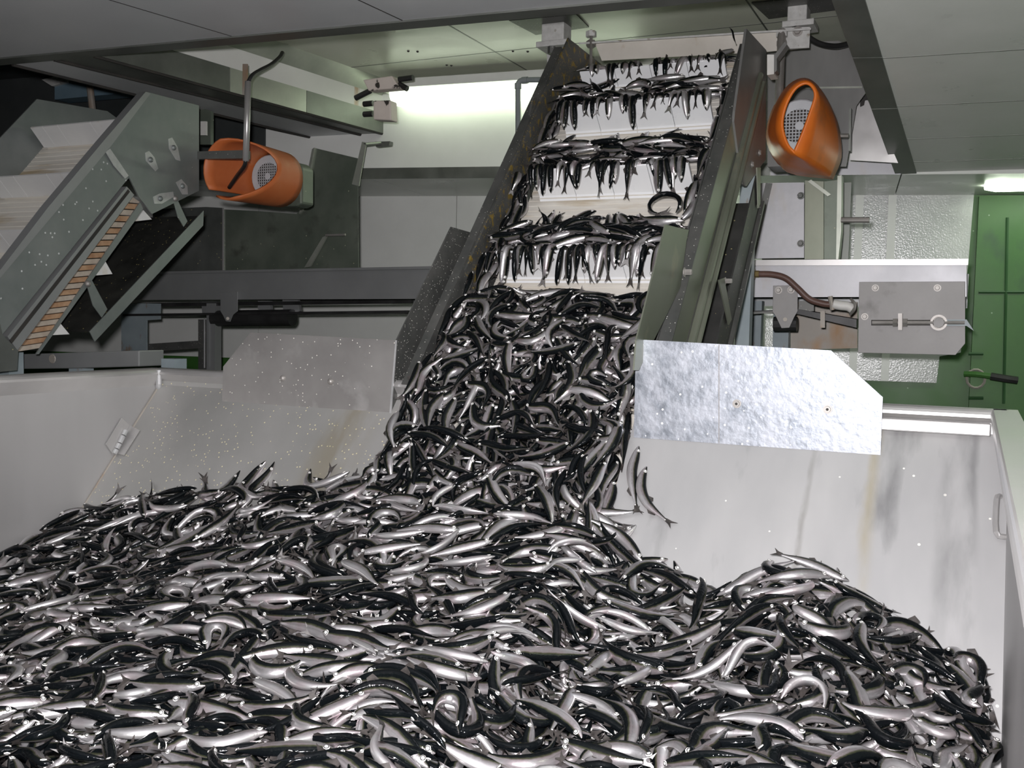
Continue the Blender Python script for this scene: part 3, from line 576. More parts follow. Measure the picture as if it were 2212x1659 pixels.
mk('rust_spot', lathe(P(113, 775, 1, 2.619), (0, -1, 0), [(0, .018), (.002, .016)], 12), M['rust'], fb)
for x in (-3.0, -2.55): mk('leg', box(x - .03, x + .03, 2.64, 2.7, ZF, -.16), M['bluegrey'], fb)

# ------------------------------------------------------------------ drive motors under orange guards
def loop_surface(front, back, m=4):
    A, B = smooth_path([np.asarray(p) for p in front] + [front[0]], m)[:-1], smooth_path([np.asarray(p) for p in back] + [back[0]], m)[:-1]
    n = len(A); V, F = [], []; R = 5
    for r in range(R + 1):
        t = r / R; k = math.sin(t * math.pi / 2)
        for a, b in zip(A, B): V.append(a + (b - a) * np.array([k, t, k]))
    for r in range(R):
        for i in range(n): F.append([r * n + i, r * n + (i + 1) % n, (r + 1) * n + (i + 1) % n, (r + 1) * n + i])
    return V, F
def grille(c, r, nrm, up, parent):
    """round fan cover with a square-mesh opening"""
    side = np.cross(up, nrm); side /= np.linalg.norm(side)
    mk('fan_cover', lathe(c, nrm, [(-.07, r), (-.012, r), (-.004, r * .97), (0, r * .92)], 28), M['motor'], parent, smooth=False)
    gr = mk('grille_opening', lathe(c + nrm * .0004, nrm, [(0, r * .62), (.0006, r * .62)], 24), M['hole'], parent)
    bars = []
    for i in range(-5, 6):
        o = i * r * .118; l = math.sqrt(max(0, (r * .63) ** 2 - o * o))
        if l > .004:
            bars += [obox(c + nrm * .002 + side * o, side * r * .016, up * l, nrm * .0012), obox(c + nrm * .002 + up * o, up * r * .016, side * l, nrm * .0012)]
    mk('grille_mesh', J(*bars), M['motor'], gr)
    mk('grille_hub', lathe(c + nrm * .002, nrm, [(0, r * .16), (.002, r * .16)], 12), M['motor'], gr)
mo = thing('drive_motor', 'drive motor with a grey grille inside a flared bright orange guard beside the conveyor head', 'motor', P(1735, 385, 1, 3.8), 'motors under orange guards')
yf, yk = 3.52, 3.92
front = PX([(1716, 333), (1734, 292), (1752, 245), (1764, 206), (1756, 184), (1738, 177), (1714, 192), (1694, 230), (1687, 272), (1698, 312)], 1, yf)
front = [p + (0, {0: .0, 1: .0, 9: .0}.get(i, 0), 0) for i, p in enumerate(front)]
back = PX([(1800, 388), (1818, 340), (1814, 285), (1800, 240), (1772, 192), (1738, 180), (1700, 205), (1668, 262), (1662, 318), (1700, 372)], 1, yk)
og = mk('guard_hood', loop_surface(front, back), M['orange'], mo, smooth=True)
so = og.modifiers.new('sheet', 'SOLIDIFY'); so.thickness = .009; so.offset = 1
gc = P(1727, 272, 1, 3.72); grille(gc, .098, np.array([0.05, -1, 0.0]) / math.hypot(.05, 1), np.array([0, 0, 1.0]), mo)
mk('motor_body', cyl(gc + (0, .07, 0), gc + (0, .36, 0), .08, 20), M['motor'], mo)
mk('mounting_rod', cyl(P(1815, 293, 1, 3.95), P(1833, 293, 1, 3.95), .008, 8), M['bolt'], mo)
mk('mounting_bracket', box(-.74, -.62, 3.85, 4.0, float(gc[2]) - .12, float(gc[2]) + .02), M['head'], mo)
ml = thing('drive_motor', 'drive motor in a dusty orange tube guard beside the empty conveyor', 'motor', (-2.8, 3.35, P(520, 450, 0, -2.8)[2]), 'motors under orange guards')
ctr = P(605, 388, 0, -2.8); rr = abs(P(605, 322, 0, -2.8)[2] - P(590, 447, 0, -2.8)[2]) / 2
yfr = float(P(430, 380, 0, -2.95)[1]); ybk = float(P(606, 388, 0, -2.8)[1])
V, F = [], []; nseg = 30
for j in range(7):
    for i in range(nseg + 1):
        a = math.radians(-118 + 338 * i / nseg)                       # rolled sheet, open under the near side
        x, z = math.cos(a) * rr, math.sin(a) * rr
        cut = .0 + .17 * max(0, math.cos(a - .3)) ** 1.3
        yy = yfr + cut + (ybk - yfr - cut) * j / 6
        fl_ = 1.0 - .06 * j / 6
        V.append((-2.8 + x * fl_, yy, ctr[2] + z * fl_))
for j in range(6):
    for i in range(nseg): q = j * (nseg + 1) + i; F.append([q, q + nseg + 1, q + nseg + 2, q + 1])
og = mk('guard_hood', (V, F), M['orange_dull'], ml, smooth=True)
so = og.modifiers.new('sheet', 'SOLIDIFY'); so.thickness = .008
gl = np.array([-2.81, yfr + .27, ctr[2] + .005]); grille(gl, .095, np.array([0, -1.0, 0]), np.array([0, 0, 1.0]), ml)
mk('motor_body', cyl(gl + (0, .07, 0), (-2.81, ybk + .07, ctr[2]), .09, 20), M['motor'], ml)
mk('gear_case', slab(PX([(612, 348), (640, 350), (652, 362), (652, 440), (640, 446), (600, 446)], 1, ybk + .02), (0, .09, 0)), M['panel'], ml, bev=.01)
mk('terminal_box', slab(PX([(585, 325), (612, 328), (618, 345), (590, 345)], 1, ybk), (0, .06, 0)), M['motor'], ml)

# ------------------------------------------------------------------ olive hopper behind the orange tube, with its lever
YH = 4.1
hop = thing('steel_hopper', 'olive stained sheet steel hopper with a cut-out behind the orange tube', 'hopper', P(630, 590, 1, YH))
hq = lambda pts, y=YH, t=.005: slab(PX(pts, 1, y), (0, t, 0))
mk('front_plate', hq([(677, 319), (773, 342), (775, 578), (482, 586), (482, 452), (560, 456), (640, 462), (650, 450)]), M['panel'], hop, bev=.002)
mk('front_plate', hq([(330, 452), (445, 447), (480, 449), (480, 590), (330, 596)], YH + .01), M['panel2'], hop)
mk('edge_strip', hq([(480, 449), (483, 449), (483, 588), (480, 588)], YH - .006), M['rim'], hop)
mk('edge_strip', hq([(674, 322), (679, 319), (653, 455), (646, 462)], YH - .012, .012), M['strip_b'], hop)
pr_ = PX([(775, 342), (775, 578)], 1, YH)
mk('side_plate', slab([pr_[0], pr_[1], pr_[1] + (-.35, .25, 0), pr_[0] + (-.35, .25, 0)], (-.005, .002, 0)), M['panel'], hop)
mk('brace', hq([(697, 512), (707, 508), (670, 576), (657, 578)], YH - .02, .01), M['strip_b'], hop)
mk('pin', cyl(P(704, 508, 1, YH - .06), P(746, 507, 1, YH - .06), .006, 8), M['bolt'], hop)
mk('lever', hq([(782, 306), (791, 308), (775, 402), (760, 398)], YH - .03, .006), M['strip_b'], hop)
mk('lever_rod', cyl(P(788, 312, 1, YH - .03), P(822, 309, 1, YH + .1), .008, 8), M['strip'], hop)
mk('lever_clamp', hq([(810, 306), (842, 305), (840, 314), (812, 317)], YH + .1, .03), M['strip'], hop)
for x in (-3.85, -3.2): mk('leg', box(x - .03, x + .03, YH + .02, YH + .08, .20, .3), M['bluegrey'], hop)
mk('top_bracket', hq([(432, 232), (455, 240), (455, 312), (432, 312)], 3.62, .02), M['panel'], hop)
mk('white_block', hq([(433, 262), (445, 262), (445, 292), (433, 292)], 3.6, .01), M['whiteplastic'], hop)

# ------------------------------------------------------------------ horizontal cross conveyor behind both
YC = 4.0
xc = thing('cross_conveyor', 'long level conveyor with a steel channel frame running behind the inclined one', 'conveyor', (-1.8, YC + .25, ZF))
cq = lambda pts, y=YC, t=.005: slab(PX(pts, 1, y), (0, t, 0))
zt = lambda x: .25 + (.0122 * (x + .82) if x < -.82 else 0)           # falls slightly away from the drive end
xs0, xm, xs1 = -4.3, -.82, -.036
mk('side_channel', slab([(xs0, YC, zt(xs0) - .145), (xm, YC, .105), (xm, YC, .25), (xs0, YC, zt(xs0))], (0, .006, 0)), M['channel'], xc)
mk('side_channel', cq([(1600, 563), (2088, 560), (2088, 641), (1600, 642)]), M['stain_plate'], xc, label='bright stainless channel')
mk('channel_lip', slab([(xs0, YC - .03, zt(xs0) + .002), (xm, YC - .03, .252), (xm, YC + .006, .252), (xs0, YC + .006, zt(xs0) + .002)], (0, 0, -.012)), M['channel'], xc)
mk('channel_lip', slab([(xm, YC - .02, .252), (xs1, YC - .02, .250), (xs1, YC + .006, .250), (xm, YC + .006, .252)], (0, 0, -.022)), M['rim'], xc)
mk('side_channel', box(xs0, xs1, YC + .48, YC + .486, .08, .22), M['channel'], xc)
mk('belt', slab([(xs0, YC + .02, .15), (xs1 - .1, YC + .02, .19), (xs1 - .1, YC + .47, .19), (xs0, YC + .47, .15)], (0, 0, -.012)), M['rubber'], xc)
mk('return_belt', slab([P(265, 683, 1, YC + .01), P(880, 676, 1, YC + .01), P(880, 676, 1, YC + .01) + (0, .44, 0), P(265, 683, 1, YC + .01) + (0, .44, 0)], (0, 0, .012)), M['rubber'], xc)
mk('return_belt', slab([P(1605, 674, 1, YC + .01), P(1722, 678, 1, YC + .01), P(1850, 708, 1, YC + .01), P(1850, 690, 1, YC + .01), P(1722, 668, 1, YC + .01), P(1605, 672, 1, YC + .01)], (0, .42, 0)), M['rubber'], xc)
mk('return_rail', cq([(270, 655), (888, 648), (888, 655), (270, 663)], YC + .06, .02), M['rubber'], xc)
mk('roller', cyl(P(463, 688, 1, YC + .08), P(632, 686, 1, YC + .08), .042, 18), M['rubber'], xc)
def hanger(pts, mm, bolts, tip):
    hg_ = mk('roller_hanger', cq(pts, YC - .012, .004), mm, xc, bev=.001)
    for q in bolts: mk('bolt', bolt(P(*q, 1, YC - .012), (0, -1, 0), .010, .01), M['bolt'], hg_)
    mk('pivot', cyl(P(*tip, 1, YC - .02), P(*tip, 1, YC + .03), .008, 10), M['rust'], hg_)
hanger([(476, 632), (513, 630), (513, 672), (503, 680), (497, 695), (488, 694), (481, 680), (476, 672)], M['channel'], [], (492, 688))
hanger([(1670, 617), (1723, 616), (1723, 672), (1716, 684), (1705, 708), (1688, 709), (1676, 684), (1669, 674)], M['takeup'], [(1682, 627), (1709, 626)], (1696, 690))
for pts in (((435, 652), (468, 652), (470, 680), (437, 682)), ((557, 650), (583, 650), (585, 672), (575, 674), (557, 668)), ((610, 648), (643, 648), (648, 672), (640, 675), (612, 672))):
    mk('roller_bracket', cq(pts, YC + .1, .02), M['channel'], xc)
mk('roller', cyl(P(1672, 700, 1, YC + .04), P(1722, 700, 1, YC + .04), .03, 14), M['rubber'], xc)
mk('roller_bracket', cq([(1727, 650), (1758, 650), (1758, 672), (1724, 674)], YC + .12, .02), M['rail'], xc)
# stands
for pts, mm in ((((428, 690), (445, 690), (445, 800), (428, 800)), 'rail'), (((446, 655), (464, 655), (464, 800), (446, 800)), 'channel')):
    mk('leg', slab([p for p in PX(pts[:2], 1, YC + .05)] + [np.array([PX(pts[1:2], 1, YC + .05)[0][0], YC + .05, ZF]), np.array([PX(pts[:1], 1, YC + .05)[0][0], YC + .05, ZF])], (0, .05, 0)), M[mm], xc)
mk('bright_edge', cq([(440, 688), (442, 688), (442, 795), (440, 795)], YC + .03, .004), M['weld'], xc)
mk('frame_plate', cq([(262, 660), (285, 655), (345, 656), (345, 690), (316, 692), (316, 760), (262, 762)], YC + .02, .01), M['bluegrey'], xc)
mk('cross_bar', cq([(300, 744), (440, 735), (440, 752), (300, 762)], YC + .04, .04), M['rail'], xc)
for a, b in ((1623, 1646), (1672, 1706)):
    pa, pb = P(a, 650, 1, YC + .3), P(b, 650, 1, YC + .3)
    mk('leg', slab([pa, pb, np.array([pb[0], pb[1], ZF]), np.array([pa[0], pa[1], ZF])], (0, .05, 0)), M['bluegrey'], xc)
mk('back_plate', cq([(1708, 652), (1852, 652), (1852, 752), (1708, 756)], YC + .35, .008), M['rust'], xc)
mk('cable_tie', cq([(1772, 672), (1782, 672), (1782, 708), (1772, 708)], YC - .01, .01), M['rust'], xc)
mk('spanner_bar', cq([(1600, 675), (1672, 672), (1672, 676), (1600, 680)], YC - .01, .01), M['rail'], xc)
# take-up plate at the end
tp = mk('takeup_plate', cq([(1856, 609), (2085, 608), (2085, 742), (2064, 767), (1853, 762)], YC - .035, .006), M['takeup'], xc, bev=.001)
mk('slot', cq([(1882, 691), (2086, 691), (2086, 703), (1882, 703)], YC - .0358, .002), M['hole'], tp)
mk('threaded_rod', cyl(P(1884, 697, 1, YC - .045), P(2084, 697, 1, YC - .045), .0085, 10), M['bolt'], tp)
lg = mk('rod_lug', cq([(1940, 677), (1949, 677), (1949, 713), (1940, 713)], YC - .066, .03), M['bolt'], tp)
for a, b in ((1929, 1939), (1950, 1960)): mk('nut', cyl(P(a, 697, 1, YC - .05), P(b, 697, 1, YC - .05), .017, 6), M['bolt'], lg)
rg = mk('bearing_ring', lathe(P(2028, 697, 1, YC - .036), (0, -1, 0), [(0, .029), (.016, .029), (.016, .021), (.006, .020)], 20), M['bolt'], tp)
mk('shaft_end', lathe(P(2028, 697, 1, YC - .042), (0, -1, 0), [(0, .019), (.012, .018)], 14), M['takeup'], rg)
mk('scraper_end', slab(PX([(2043, 690), (2088, 690), (2104, 715), (2088, 704), (2043, 704)], 1, YC - .05), (0, .01, 0)), M['bluegrey'], tp)
for q in ((1891, 622), (2025, 622), (1868, 684)): mk('bolt', bolt(P(*q, 1, YC - .035), (0, -1, 0), .009, .008), M['bolt'], tp)
# hose
ho = thing('rubber_hose', 'brown rubber hose with a white pipe fitting in front of the bright channel', 'hose', P(1715, 660, 1, YC - .04))
mk('hose_pipe', tube([P(x, y, 1, YC - .045) for x, y in ((1636, 592), (1668, 593), (1697, 601), (1722, 622), (1748, 646), (1778, 656), (1800, 658))], .0125, 12), M['hose'], ho, smooth=True)
mk('collar', cyl(P(1622, 592, 1, YC - .045), P(1640, 592, 1, YC - .045), .014, 10), M['brass'], ho)
mk('collar_flange', cyl(P(1627, 592, 1, YC - .045), P(1631, 592, 1, YC - .045), .022, 10), M['rust'], ho)
ft = mk('white_fitting', tube([P(x, y, 1, YC - .045) for x, y in ((1800, 657), (1815, 660), (1832, 662), (1842, 668))], .018, 12), M['whiteplastic'], ho, smooth=True)
mk('hose_clamp', tube([P(1838, 646, 1, YC - .06), P(1846, 655, 1, YC - .075), P(1846, 668, 1, YC - .075), P(1836, 680, 1, YC - .06)], .005, 8), M['bolt'], ft)
mk('hose_clip', cyl(P(1793, 640, 1, YC - .05), P(1798, 670, 1, YC - .05), .009, 8), M['rust'], ho)

# ------------------------------------------------------------------ steel cabinet and column by the motor
cb = thing('discharge_box', 'pale stainless discharge box and olive column standing on the level conveyor', 'box', P(1720, 560, 1, YC + .1))
dq = lambda pts, y=YC + .06, t=.005: slab(PX(pts, 1, y), (0, t, 0))
mk('front_panel', dq([(1600, 396), (1737, 394), (1737, 557), (1600, 559)]), M['stain_plate'], cb)
mk('column_face', dq([(1739, 390), (1779, 392), (1779, 560), (1738, 560)], YC + .05, .03), M['green_steel'], cb)
mk('column_side', dq([(1780, 392), (1816, 388), (1811, 560), (1780, 560)], YC + .07, .03), M['panel'], cb)
mk('column_lip', dq([(1809, 380), (1818, 378), (1817, 500), (1811, 560), (1806, 560)], YC + .04, .06), M['strip_b'], cb)
mk('rod', cyl(P(1817, 475, 1, YC + .03), P(1878, 475, 1, YC + .03), .011, 10), M['bolt'], cb)
mk('back_brace', dq([(1654, 395), (1668, 396), (1630, 560), (1616, 560)], YC + .045, .006), M['rail'], cb)
mk('tie_plate', dq([(1745, 392), (1752, 388), (1795, 420), (1788, 424)], YC + .03, .005), M['strip_b'], cb)
for q in ((1730, 423), (1730, 526)): mk('bolt', bolt(P(*q, 1, YC + .06), (0, -1, 0), .010, .012), M['rail'], cb)
mk('rear_panel', box(-.86, -.5, YC + .42, YC + .425, .26, .6), M['strip'], cb)
ch = thing('chute_hood', 'dark sheet steel hood behind the conveyor head, under the recessed ceiling', 'hood', P(1800, 340, 1, 4.25))
mk('hood_sheet', slab(PX([(1655, 95), (1812, 88), (1900, 130), (1878, 190), (1850, 228), (1838, 300), (1828, 360), (1660, 360)], 1, 4.22), (0, .005, 0)), M['head'], ch)
mk('hood_fold', slab(PX([(1740, 188), (1862, 186), (1862, 190), (1740, 192)], 1, 4.215), (0, .005, 0)), M['strip_b'], ch)
mk('hood_edge', slab(PX([(1834, 235), (1839, 233), (1837, 326), (1833, 326)], 1, 4.18), (0, .04, 0)), M['strip'], ch)
mk('hood_bracket', slab(PX([(1820, 292), (1834, 292), (1834, 298), (1820, 298)], 1, 4.17), (0, .02, 0)), M['bolt'], ch)
mk('lit_wall_patch', slab(PX([(1838, 300), (1852, 226), (1866, 212), (1882, 222), (1905, 260), (1922, 310), (1940, 352), (1836, 346)], 1, 4.4), (0, .005, 0)), M['rim'], ch)  # pale sheet standing in for the lamp-lit white wall past the hood
mk('top_bracket', slab(PX([(1858, 208), (1883, 205), (1886, 212), (1868, 216), (1866, 226), (1858, 230)], 1, 4.38), (0, .01, 0)), M['hole'], ch)

# ------------------------------------------------------------------ ceiling hanger of the conveyor head
hn = thing('hanger_frame', 'grey ceiling hanger with two square posts and a cream angle beam above the conveyor head', 'hanger', P(1450, 120, 1, 3.95))
pA_, pB_ = P(1190, 52, 2, ZR - .006), P(1722, 14, 2, ZR - .006)
for c, half, px0, px1, y1 in ((pA_, .14, 1169, 1217, 92), (pB_, .15, 1700, 1742, 48)):
    mk('ceiling_plate', slab([c + (-half, -.10, 0), c + (half, -.08, 0), c + (half * .9, .1, 0), c + (-half * .85, .12, 0)], (0, 0, .012)), M['rail'], hn)
    y = c[1] - .01
    a, b = P(px0, y1, 1, y), P(px1, y1, 1, y)
    po = mk('post', box(min(a[0], b[0]), max(a[0], b[0]), y, y + .085, float(a[2]), ZR), M['hanger'], hn, bev=.004)
    mk('post_foot', box(min(a[0], b[0]) - .015, max(a[0], b[0]) + .03, y - .02, y + .1, float(a[2]) - .022, float(a[2])), M['hanger'], po, bev=.003)
    mk('nut', cyl(np.array([(a[0] + b[0]) / 2, y - .005, a[2] - .022]), np.array([(a[0] + b[0]) / 2, y - .005, a[2] - .05]), .016, 6), M['rail'], po)
yb_ = float(pB_[1]) - .02
mk('angle_beam', slab(PX([(1285, 93), (1748, 62), (1746, 103), (1655, 112), (1300, 131)], 1, yb_), (0, .006, 0)), M['angle'], hn)
mk('angle_flange', slab([p for p in PX([(1250, 92), (1752, 60)], 1, yb_ - .07)] + [p for p in PX([(1752, 60), (1250, 92)], 1, yb_)], (0, 0, -.007)), M['hanger'], hn)
mk('end_bracket', slab(PX([(1180, 98), (1216, 98), (1214, 124), (1182, 136)], 1, yb_ - .01), (0, .01, 0)), M['hanger'], hn)
mk('beam_plate', slab(PX([(1688, 60), (1750, 58), (1748, 103), (1690, 106)], 1, yb_ - .012), (0, .01, 0)), M['hanger'], hn)
for (x0, ya, x1, yc) in ((1277, 66, 1276, 190), (1689, 66, 1682, 236)):
    rod = mk('hanger_rod', cyl(P(x0, ya, 1, yb_ - .04), P(x1, yc, 1, yb_ - .16), .0155 if x0 > 1600 else .006, 12), M['bolt'], hn)
    mk('rod_nut', cyl(P(x0, ya + 2, 1, yb_ - .04), P(x0, ya + 14, 1, yb_ - .04), .022, 6), M['hanger'], rod)
    mk('rod_nut', cyl(P(x0, ya + 24, 1, yb_ - .045), P(x0 - .3, ya + 34, 1, yb_ - .05), .02, 6), M['bolt'], rod)
mk('bolt', bolt(P(1723, 68, 1, yb_ - .012), (0, -1, 0), .013, .01), M['bolt'], hn)

# ------------------------------------------------------------------ small fittings on walls and ceiling
def jbox(name, label, pts, y, depth, glands):
    t = thing(name, label, 'junction box', P(*pts[3], 1, y), 'old junction boxes in the recess corner')
    mk('box_body', slab(PX(pts, 1, y), (0, depth, 0)), M['flake'], t, bev=.006)
    for a, b in glands: mk('cable_gland', cyl(P(*a, 1, y + depth / 2), P(*b, 1, y + depth / 2), .013, 10), M['rubber'], t)
    return t
j1 = jbox('junction_box', 'flaking cream junction box high in the recess corner, with black cable stubs', [(783, 172), (846, 163), (862, 190), (795, 196)], 3.9, .06, [((862, 172), (892, 168)), ((862, 182), (880, 192)), ((800, 196), (768, 212))])
jbox('junction_box', 'flaking cream junction box on the beam below the other one', [(806, 217), (843, 216), (845, 260), (806, 258)], 3.92, .06, [((786, 225), (806, 223)), ((786, 247), (806, 246))])
pp = thing('elbow_pipe', 'grey plastic pipe with an elbow beside the glowing lamp', 'pipe', P(1119, 290, 1, 4.2))
mk('pipe_run', tube([P(1119, 300, 1, 4.2), P(1119, 240, 1, 4.2), P(1119, 190, 1, 4.2), P(1122, 177, 1, 4.2), P(1136, 173, 1, 4.2), P(1190, 172, 1, 4.2)], .0125, 12, 5), M['pipe'], pp, smooth=True)
for q0_, q1_ in (((1119, 192), (1119, 180)), ((1128, 174), (1140, 173))): mk('elbow_collar', cyl(P(*q0_, 1, 4.2), P(*q1_, 1, 4.2), .016, 12), M['pipe'], pp)
cd = thing('conduit_pipe', 'shiny steel conduit tube with a black cable hanging beside the empty conveyor', 'conduit', P(534, 350, 1, 3.15))
mk('conduit_tube', cyl(P(536, 176, 1, 3.15), P(531, 348, 1, 3.15), .0125, 16), M['rim'], cd, smooth=True)
mk('cable', tube([P(610, 114, 1, 3.5), P(604, 124, 1, 3.45), P(585, 140, 1, 3.35), P(562, 152, 1, 3.25), P(545, 163, 1, 3.17), P(536, 178, 1, 3.15)], .0085, 10), M['rubber'], cd, smooth=True)
mk('cable', tube([P(531, 346, 1, 3.15), P(527, 360, 1, 3.17), P(512, 380, 1, 3.25), P(495, 405, 1, 3.3)], .008, 10), M['rubber'], cd, smooth=True)
mk('bracket', slab(PX([(524, 138), (534, 138), (533, 205), (523, 205)], 1, 3.2), (0, .006, 0)), M['rust'], cd)
mk('power_cable', tube([P(1742, 78, 1, 3.96), P(1770, 94, 1, 4.0), P(1805, 100, 1, 4.05), P(1840, 93, 1, 4.1), P(1880, 84, 1, 4.15)], .011, 8), M['rubber'], label='drooping black cable beside the ceiling hanger', cat='cable', smooth=True)
bx = thing('blue_cabinet', 'pale blue cabinet in the dark beyond the empty conveyor', 'cabinet', P(190, 215, 1, 4.0))
mk('cabinet_body', slab(PX([(118, 178), (300, 160), (300, 198), (118, 215)], 1, 4.0), (0, .1, 0)), M['blue'], bx)
mk('cabinet_top', slab(PX([(90, 172), (140, 160), (142, 178), (112, 186)], 1, 3.98), (0, .08, 0)), M['hanger'], bx)
mk('cabinet_pipe', cyl(P(193, 178, 1, 3.95), P(201, 245, 1, 3.95), .018, 10), M['rust'], bx)

# ------------------------------------------------------------------ fish
def fish_mat():
    m = bpy.data.materials.new('fish_skin'); m.use_nodes = True; nt = m.node_tree; N, L = nt.nodes, nt.links; b = N['Principled BSDF']
    def attr(n): a = N.new('ShaderNodeAttribute'); a.attribute_name = n; return a.outputs['Fac']
    th, al, rn = attr('girth'), attr('along'), attr('tint')
    nz = N.new('ShaderNodeTexNoise'); nz.inputs['Scale'].default_value = 90; nz.inputs['Detail'].default_value = 3
    geo = N.new('ShaderNodeNewGeometry'); L.new(geo.outputs['Position'], nz.inputs['Vector'])
    def math_(op, a, b_, c=None):
        n = N.new('ShaderNodeMath'); n.operation = op
        for i, v in enumerate((a, b_, c)):
            if v is None: continue
            if isinstance(v, (int, float)): n.inputs[i].default_value = v
            else: L.new(v, n.inputs[i])
        return n.outputs[0]
    wob = math_('MULTIPLY_ADD', nz.outputs['Fac'], 0.10, math_('ADD', th, -0.05))
    cr = N.new('ShaderNodeValToRGB'); e = cr.color_ramp.elements
    stops = [(0.0, (0.003, 0.004, 0.005)), (0.38, (0.0035, 0.005, 0.0055)), (0.455, (0.042, 0.046, 0.026)), (0.50, (0.16, 0.145, 0.145)), (0.60, (0.47, 0.455, 0.465)), (0.78, (0.72, 0.71, 0.72)), (1.0, (0.82, 0.815, 0.805))]
    e[0].position, e[0].color = stops[0][0], rgb(stops[0][1]); e[1].position, e[1].color = stops[-1][0], rgb(stops[-1][1])
    for p, c in stops[1:-1]: q = e.new(p); q.color = rgb(c)
    L.new(wob, cr.inputs[0])
    pk = N.new('ShaderNodeMix'); pk.data_type = 'RGBA'; pk.blend_type = 'MULTIPLY'
    n2 = N.new('ShaderNodeTexNoise'); n2.inputs['Scale'].default_value = 28; L.new(geo.outputs['Position'], n2.inputs['Vector'])
    r2 = N.new('ShaderNodeMapRange'); r2.inputs['From Min'].default_value = .42; r2.inputs['From Max'].default_value = .68; L.new(n2.outputs['Fac'], r2.inputs['Value'])
    L.new(math_('MULTIPLY', r2.outputs[0], rn), pk.inputs['Factor']); L.new(cr.outputs[0], pk.inputs['A']); pk.inputs['B'].default_value = (0.94, 0.80, 0.83, 1)
    L.new(pk.outputs['Result'], b.inputs['Base Color'])
    mt = N.new('ShaderNodeMapRange'); mt.inputs['From Min'].default_value = .44; mt.inputs['From Max'].default_value = .58; mt.inputs['To Min'].default_value = .0; mt.inputs['To Max'].default_value = .80
    L.new(wob, mt.inputs['Value']); L.new(mt.outputs[0], b.inputs['Metallic'])
    rg_ = N.new('ShaderNodeMapRange'); rg_.inputs['From Min'].default_value = .40; rg_.inputs['From Max'].default_value = .60; rg_.inputs['To Min'].default_value = .10; rg_.inputs['To Max'].default_value = .30; L.new(wob, rg_.inputs['Value']); L.new(rg_.outputs[0], b.inputs['Roughness']); b.inputs['Specular IOR Level'].default_value = .1; b.inputs['Coat Weight'].default_value = 0.28; b.inputs['Coat Roughness'].default_value = 0.05
    bp = N.new('ShaderNodeBump'); bp.inputs['Strength'].default_value = .35; bp.inputs['Distance'].default_value = .002
    hd = N.new('ShaderNodeMapRange'); hd.inputs['From Min'].default_value = .26; hd.inputs['From Max'].default_value = .16; L.new(al, hd.inputs['Value'])
    n3 = N.new('ShaderNodeTexNoise'); n3.inputs['Scale'].default_value = 220; L.new(geo.outputs['Position'], n3.inputs['Vector'])
    L.new(math_('MULTIPLY', n3.outputs['Fac'], math_('MULTIPLY_ADD', hd.outputs[0], 1.0, .22)), bp.inputs['Height']); L.new(bp.outputs[0], b.inputs['Normal'])
    n4 = N.new('ShaderNodeTexNoise'); n4.inputs['Scale'].default_value = 170; n4.inputs['Detail'].default_value = 1; L.new(geo.outputs['Position'], n4.inputs['Vector'])
    b4 = N.new('ShaderNodeBump'); b4.inputs['Strength'].default_value = .55; b4.inputs['Distance'].default_value = .003; L.new(n4.outputs['Fac'], b4.inputs['Height']); L.new(b4.outputs[0], b.inputs['Coat Normal'])
    return m
M['fish'] = fish_mat()
M['fin'] = pmat('fish_fin', (0.02, 0.018, 0.017), (0.085, 0.075, 0.07), 60, rough=(0.3, 0.4), coat=.3)
def eye_mat():
    m = bpy.data.materials.new('fish_eye'); m.use_nodes = True; N, L = m.node_tree.nodes, m.node_tree.links; b = N['Principled BSDF']
    a = N.new('ShaderNodeAttribute'); a.attribute_name = 'girth'
    cr = N.new('ShaderNodeValToRGB'); cr.color_ramp.interpolation = 'CONSTANT'; e = cr.color_ramp.elements
    e[0].color = (.85, .85, .82, 1); e[1].position = .45; e[1].color = (.015, .015, .018, 1); q = e.new(.80); q.color = (.80, .78, .74, 1)  # bright centre is the flash reflected in the pupil, painted in
    L.new(a.outputs['Fac'], cr.inputs[0]); L.new(cr.outputs[0], b.inputs['Base Color']); b.inputs['Roughness'].default_value = .12; b.inputs['Coat Weight'].default_value = .6
    return m
M['eye'] = eye_mat()
TB = np.array([0, .02, .06, .11, .17, .25, .36, .48, .60, .72, .82, .90, .96, 1.0])
HB = np.array([.12, .25, .45, .64, .79, .91, 1.0, 1.0, .93, .76, .55, .37, .28, .30])       # half height, relative
WB_ = np.array([.10, .24, .46, .66, .82, .92, 1.0, .98, .90, .72, .48, .28, .18, .12])      # half width, relative
BODY = .89                                                     # share of the length before the tail fin
def interp_spine(sp, t):
    """sp: (m,3) evenly spaced points; t in 0..1"""
    m = len(sp) - 1; f = np.clip(t, 0, 1) * m; i = np.minimum(f.astype(int), m - 1); k = (f - i)[:, None]
    return sp[i] * (1 - k) + sp[i + 1] * k
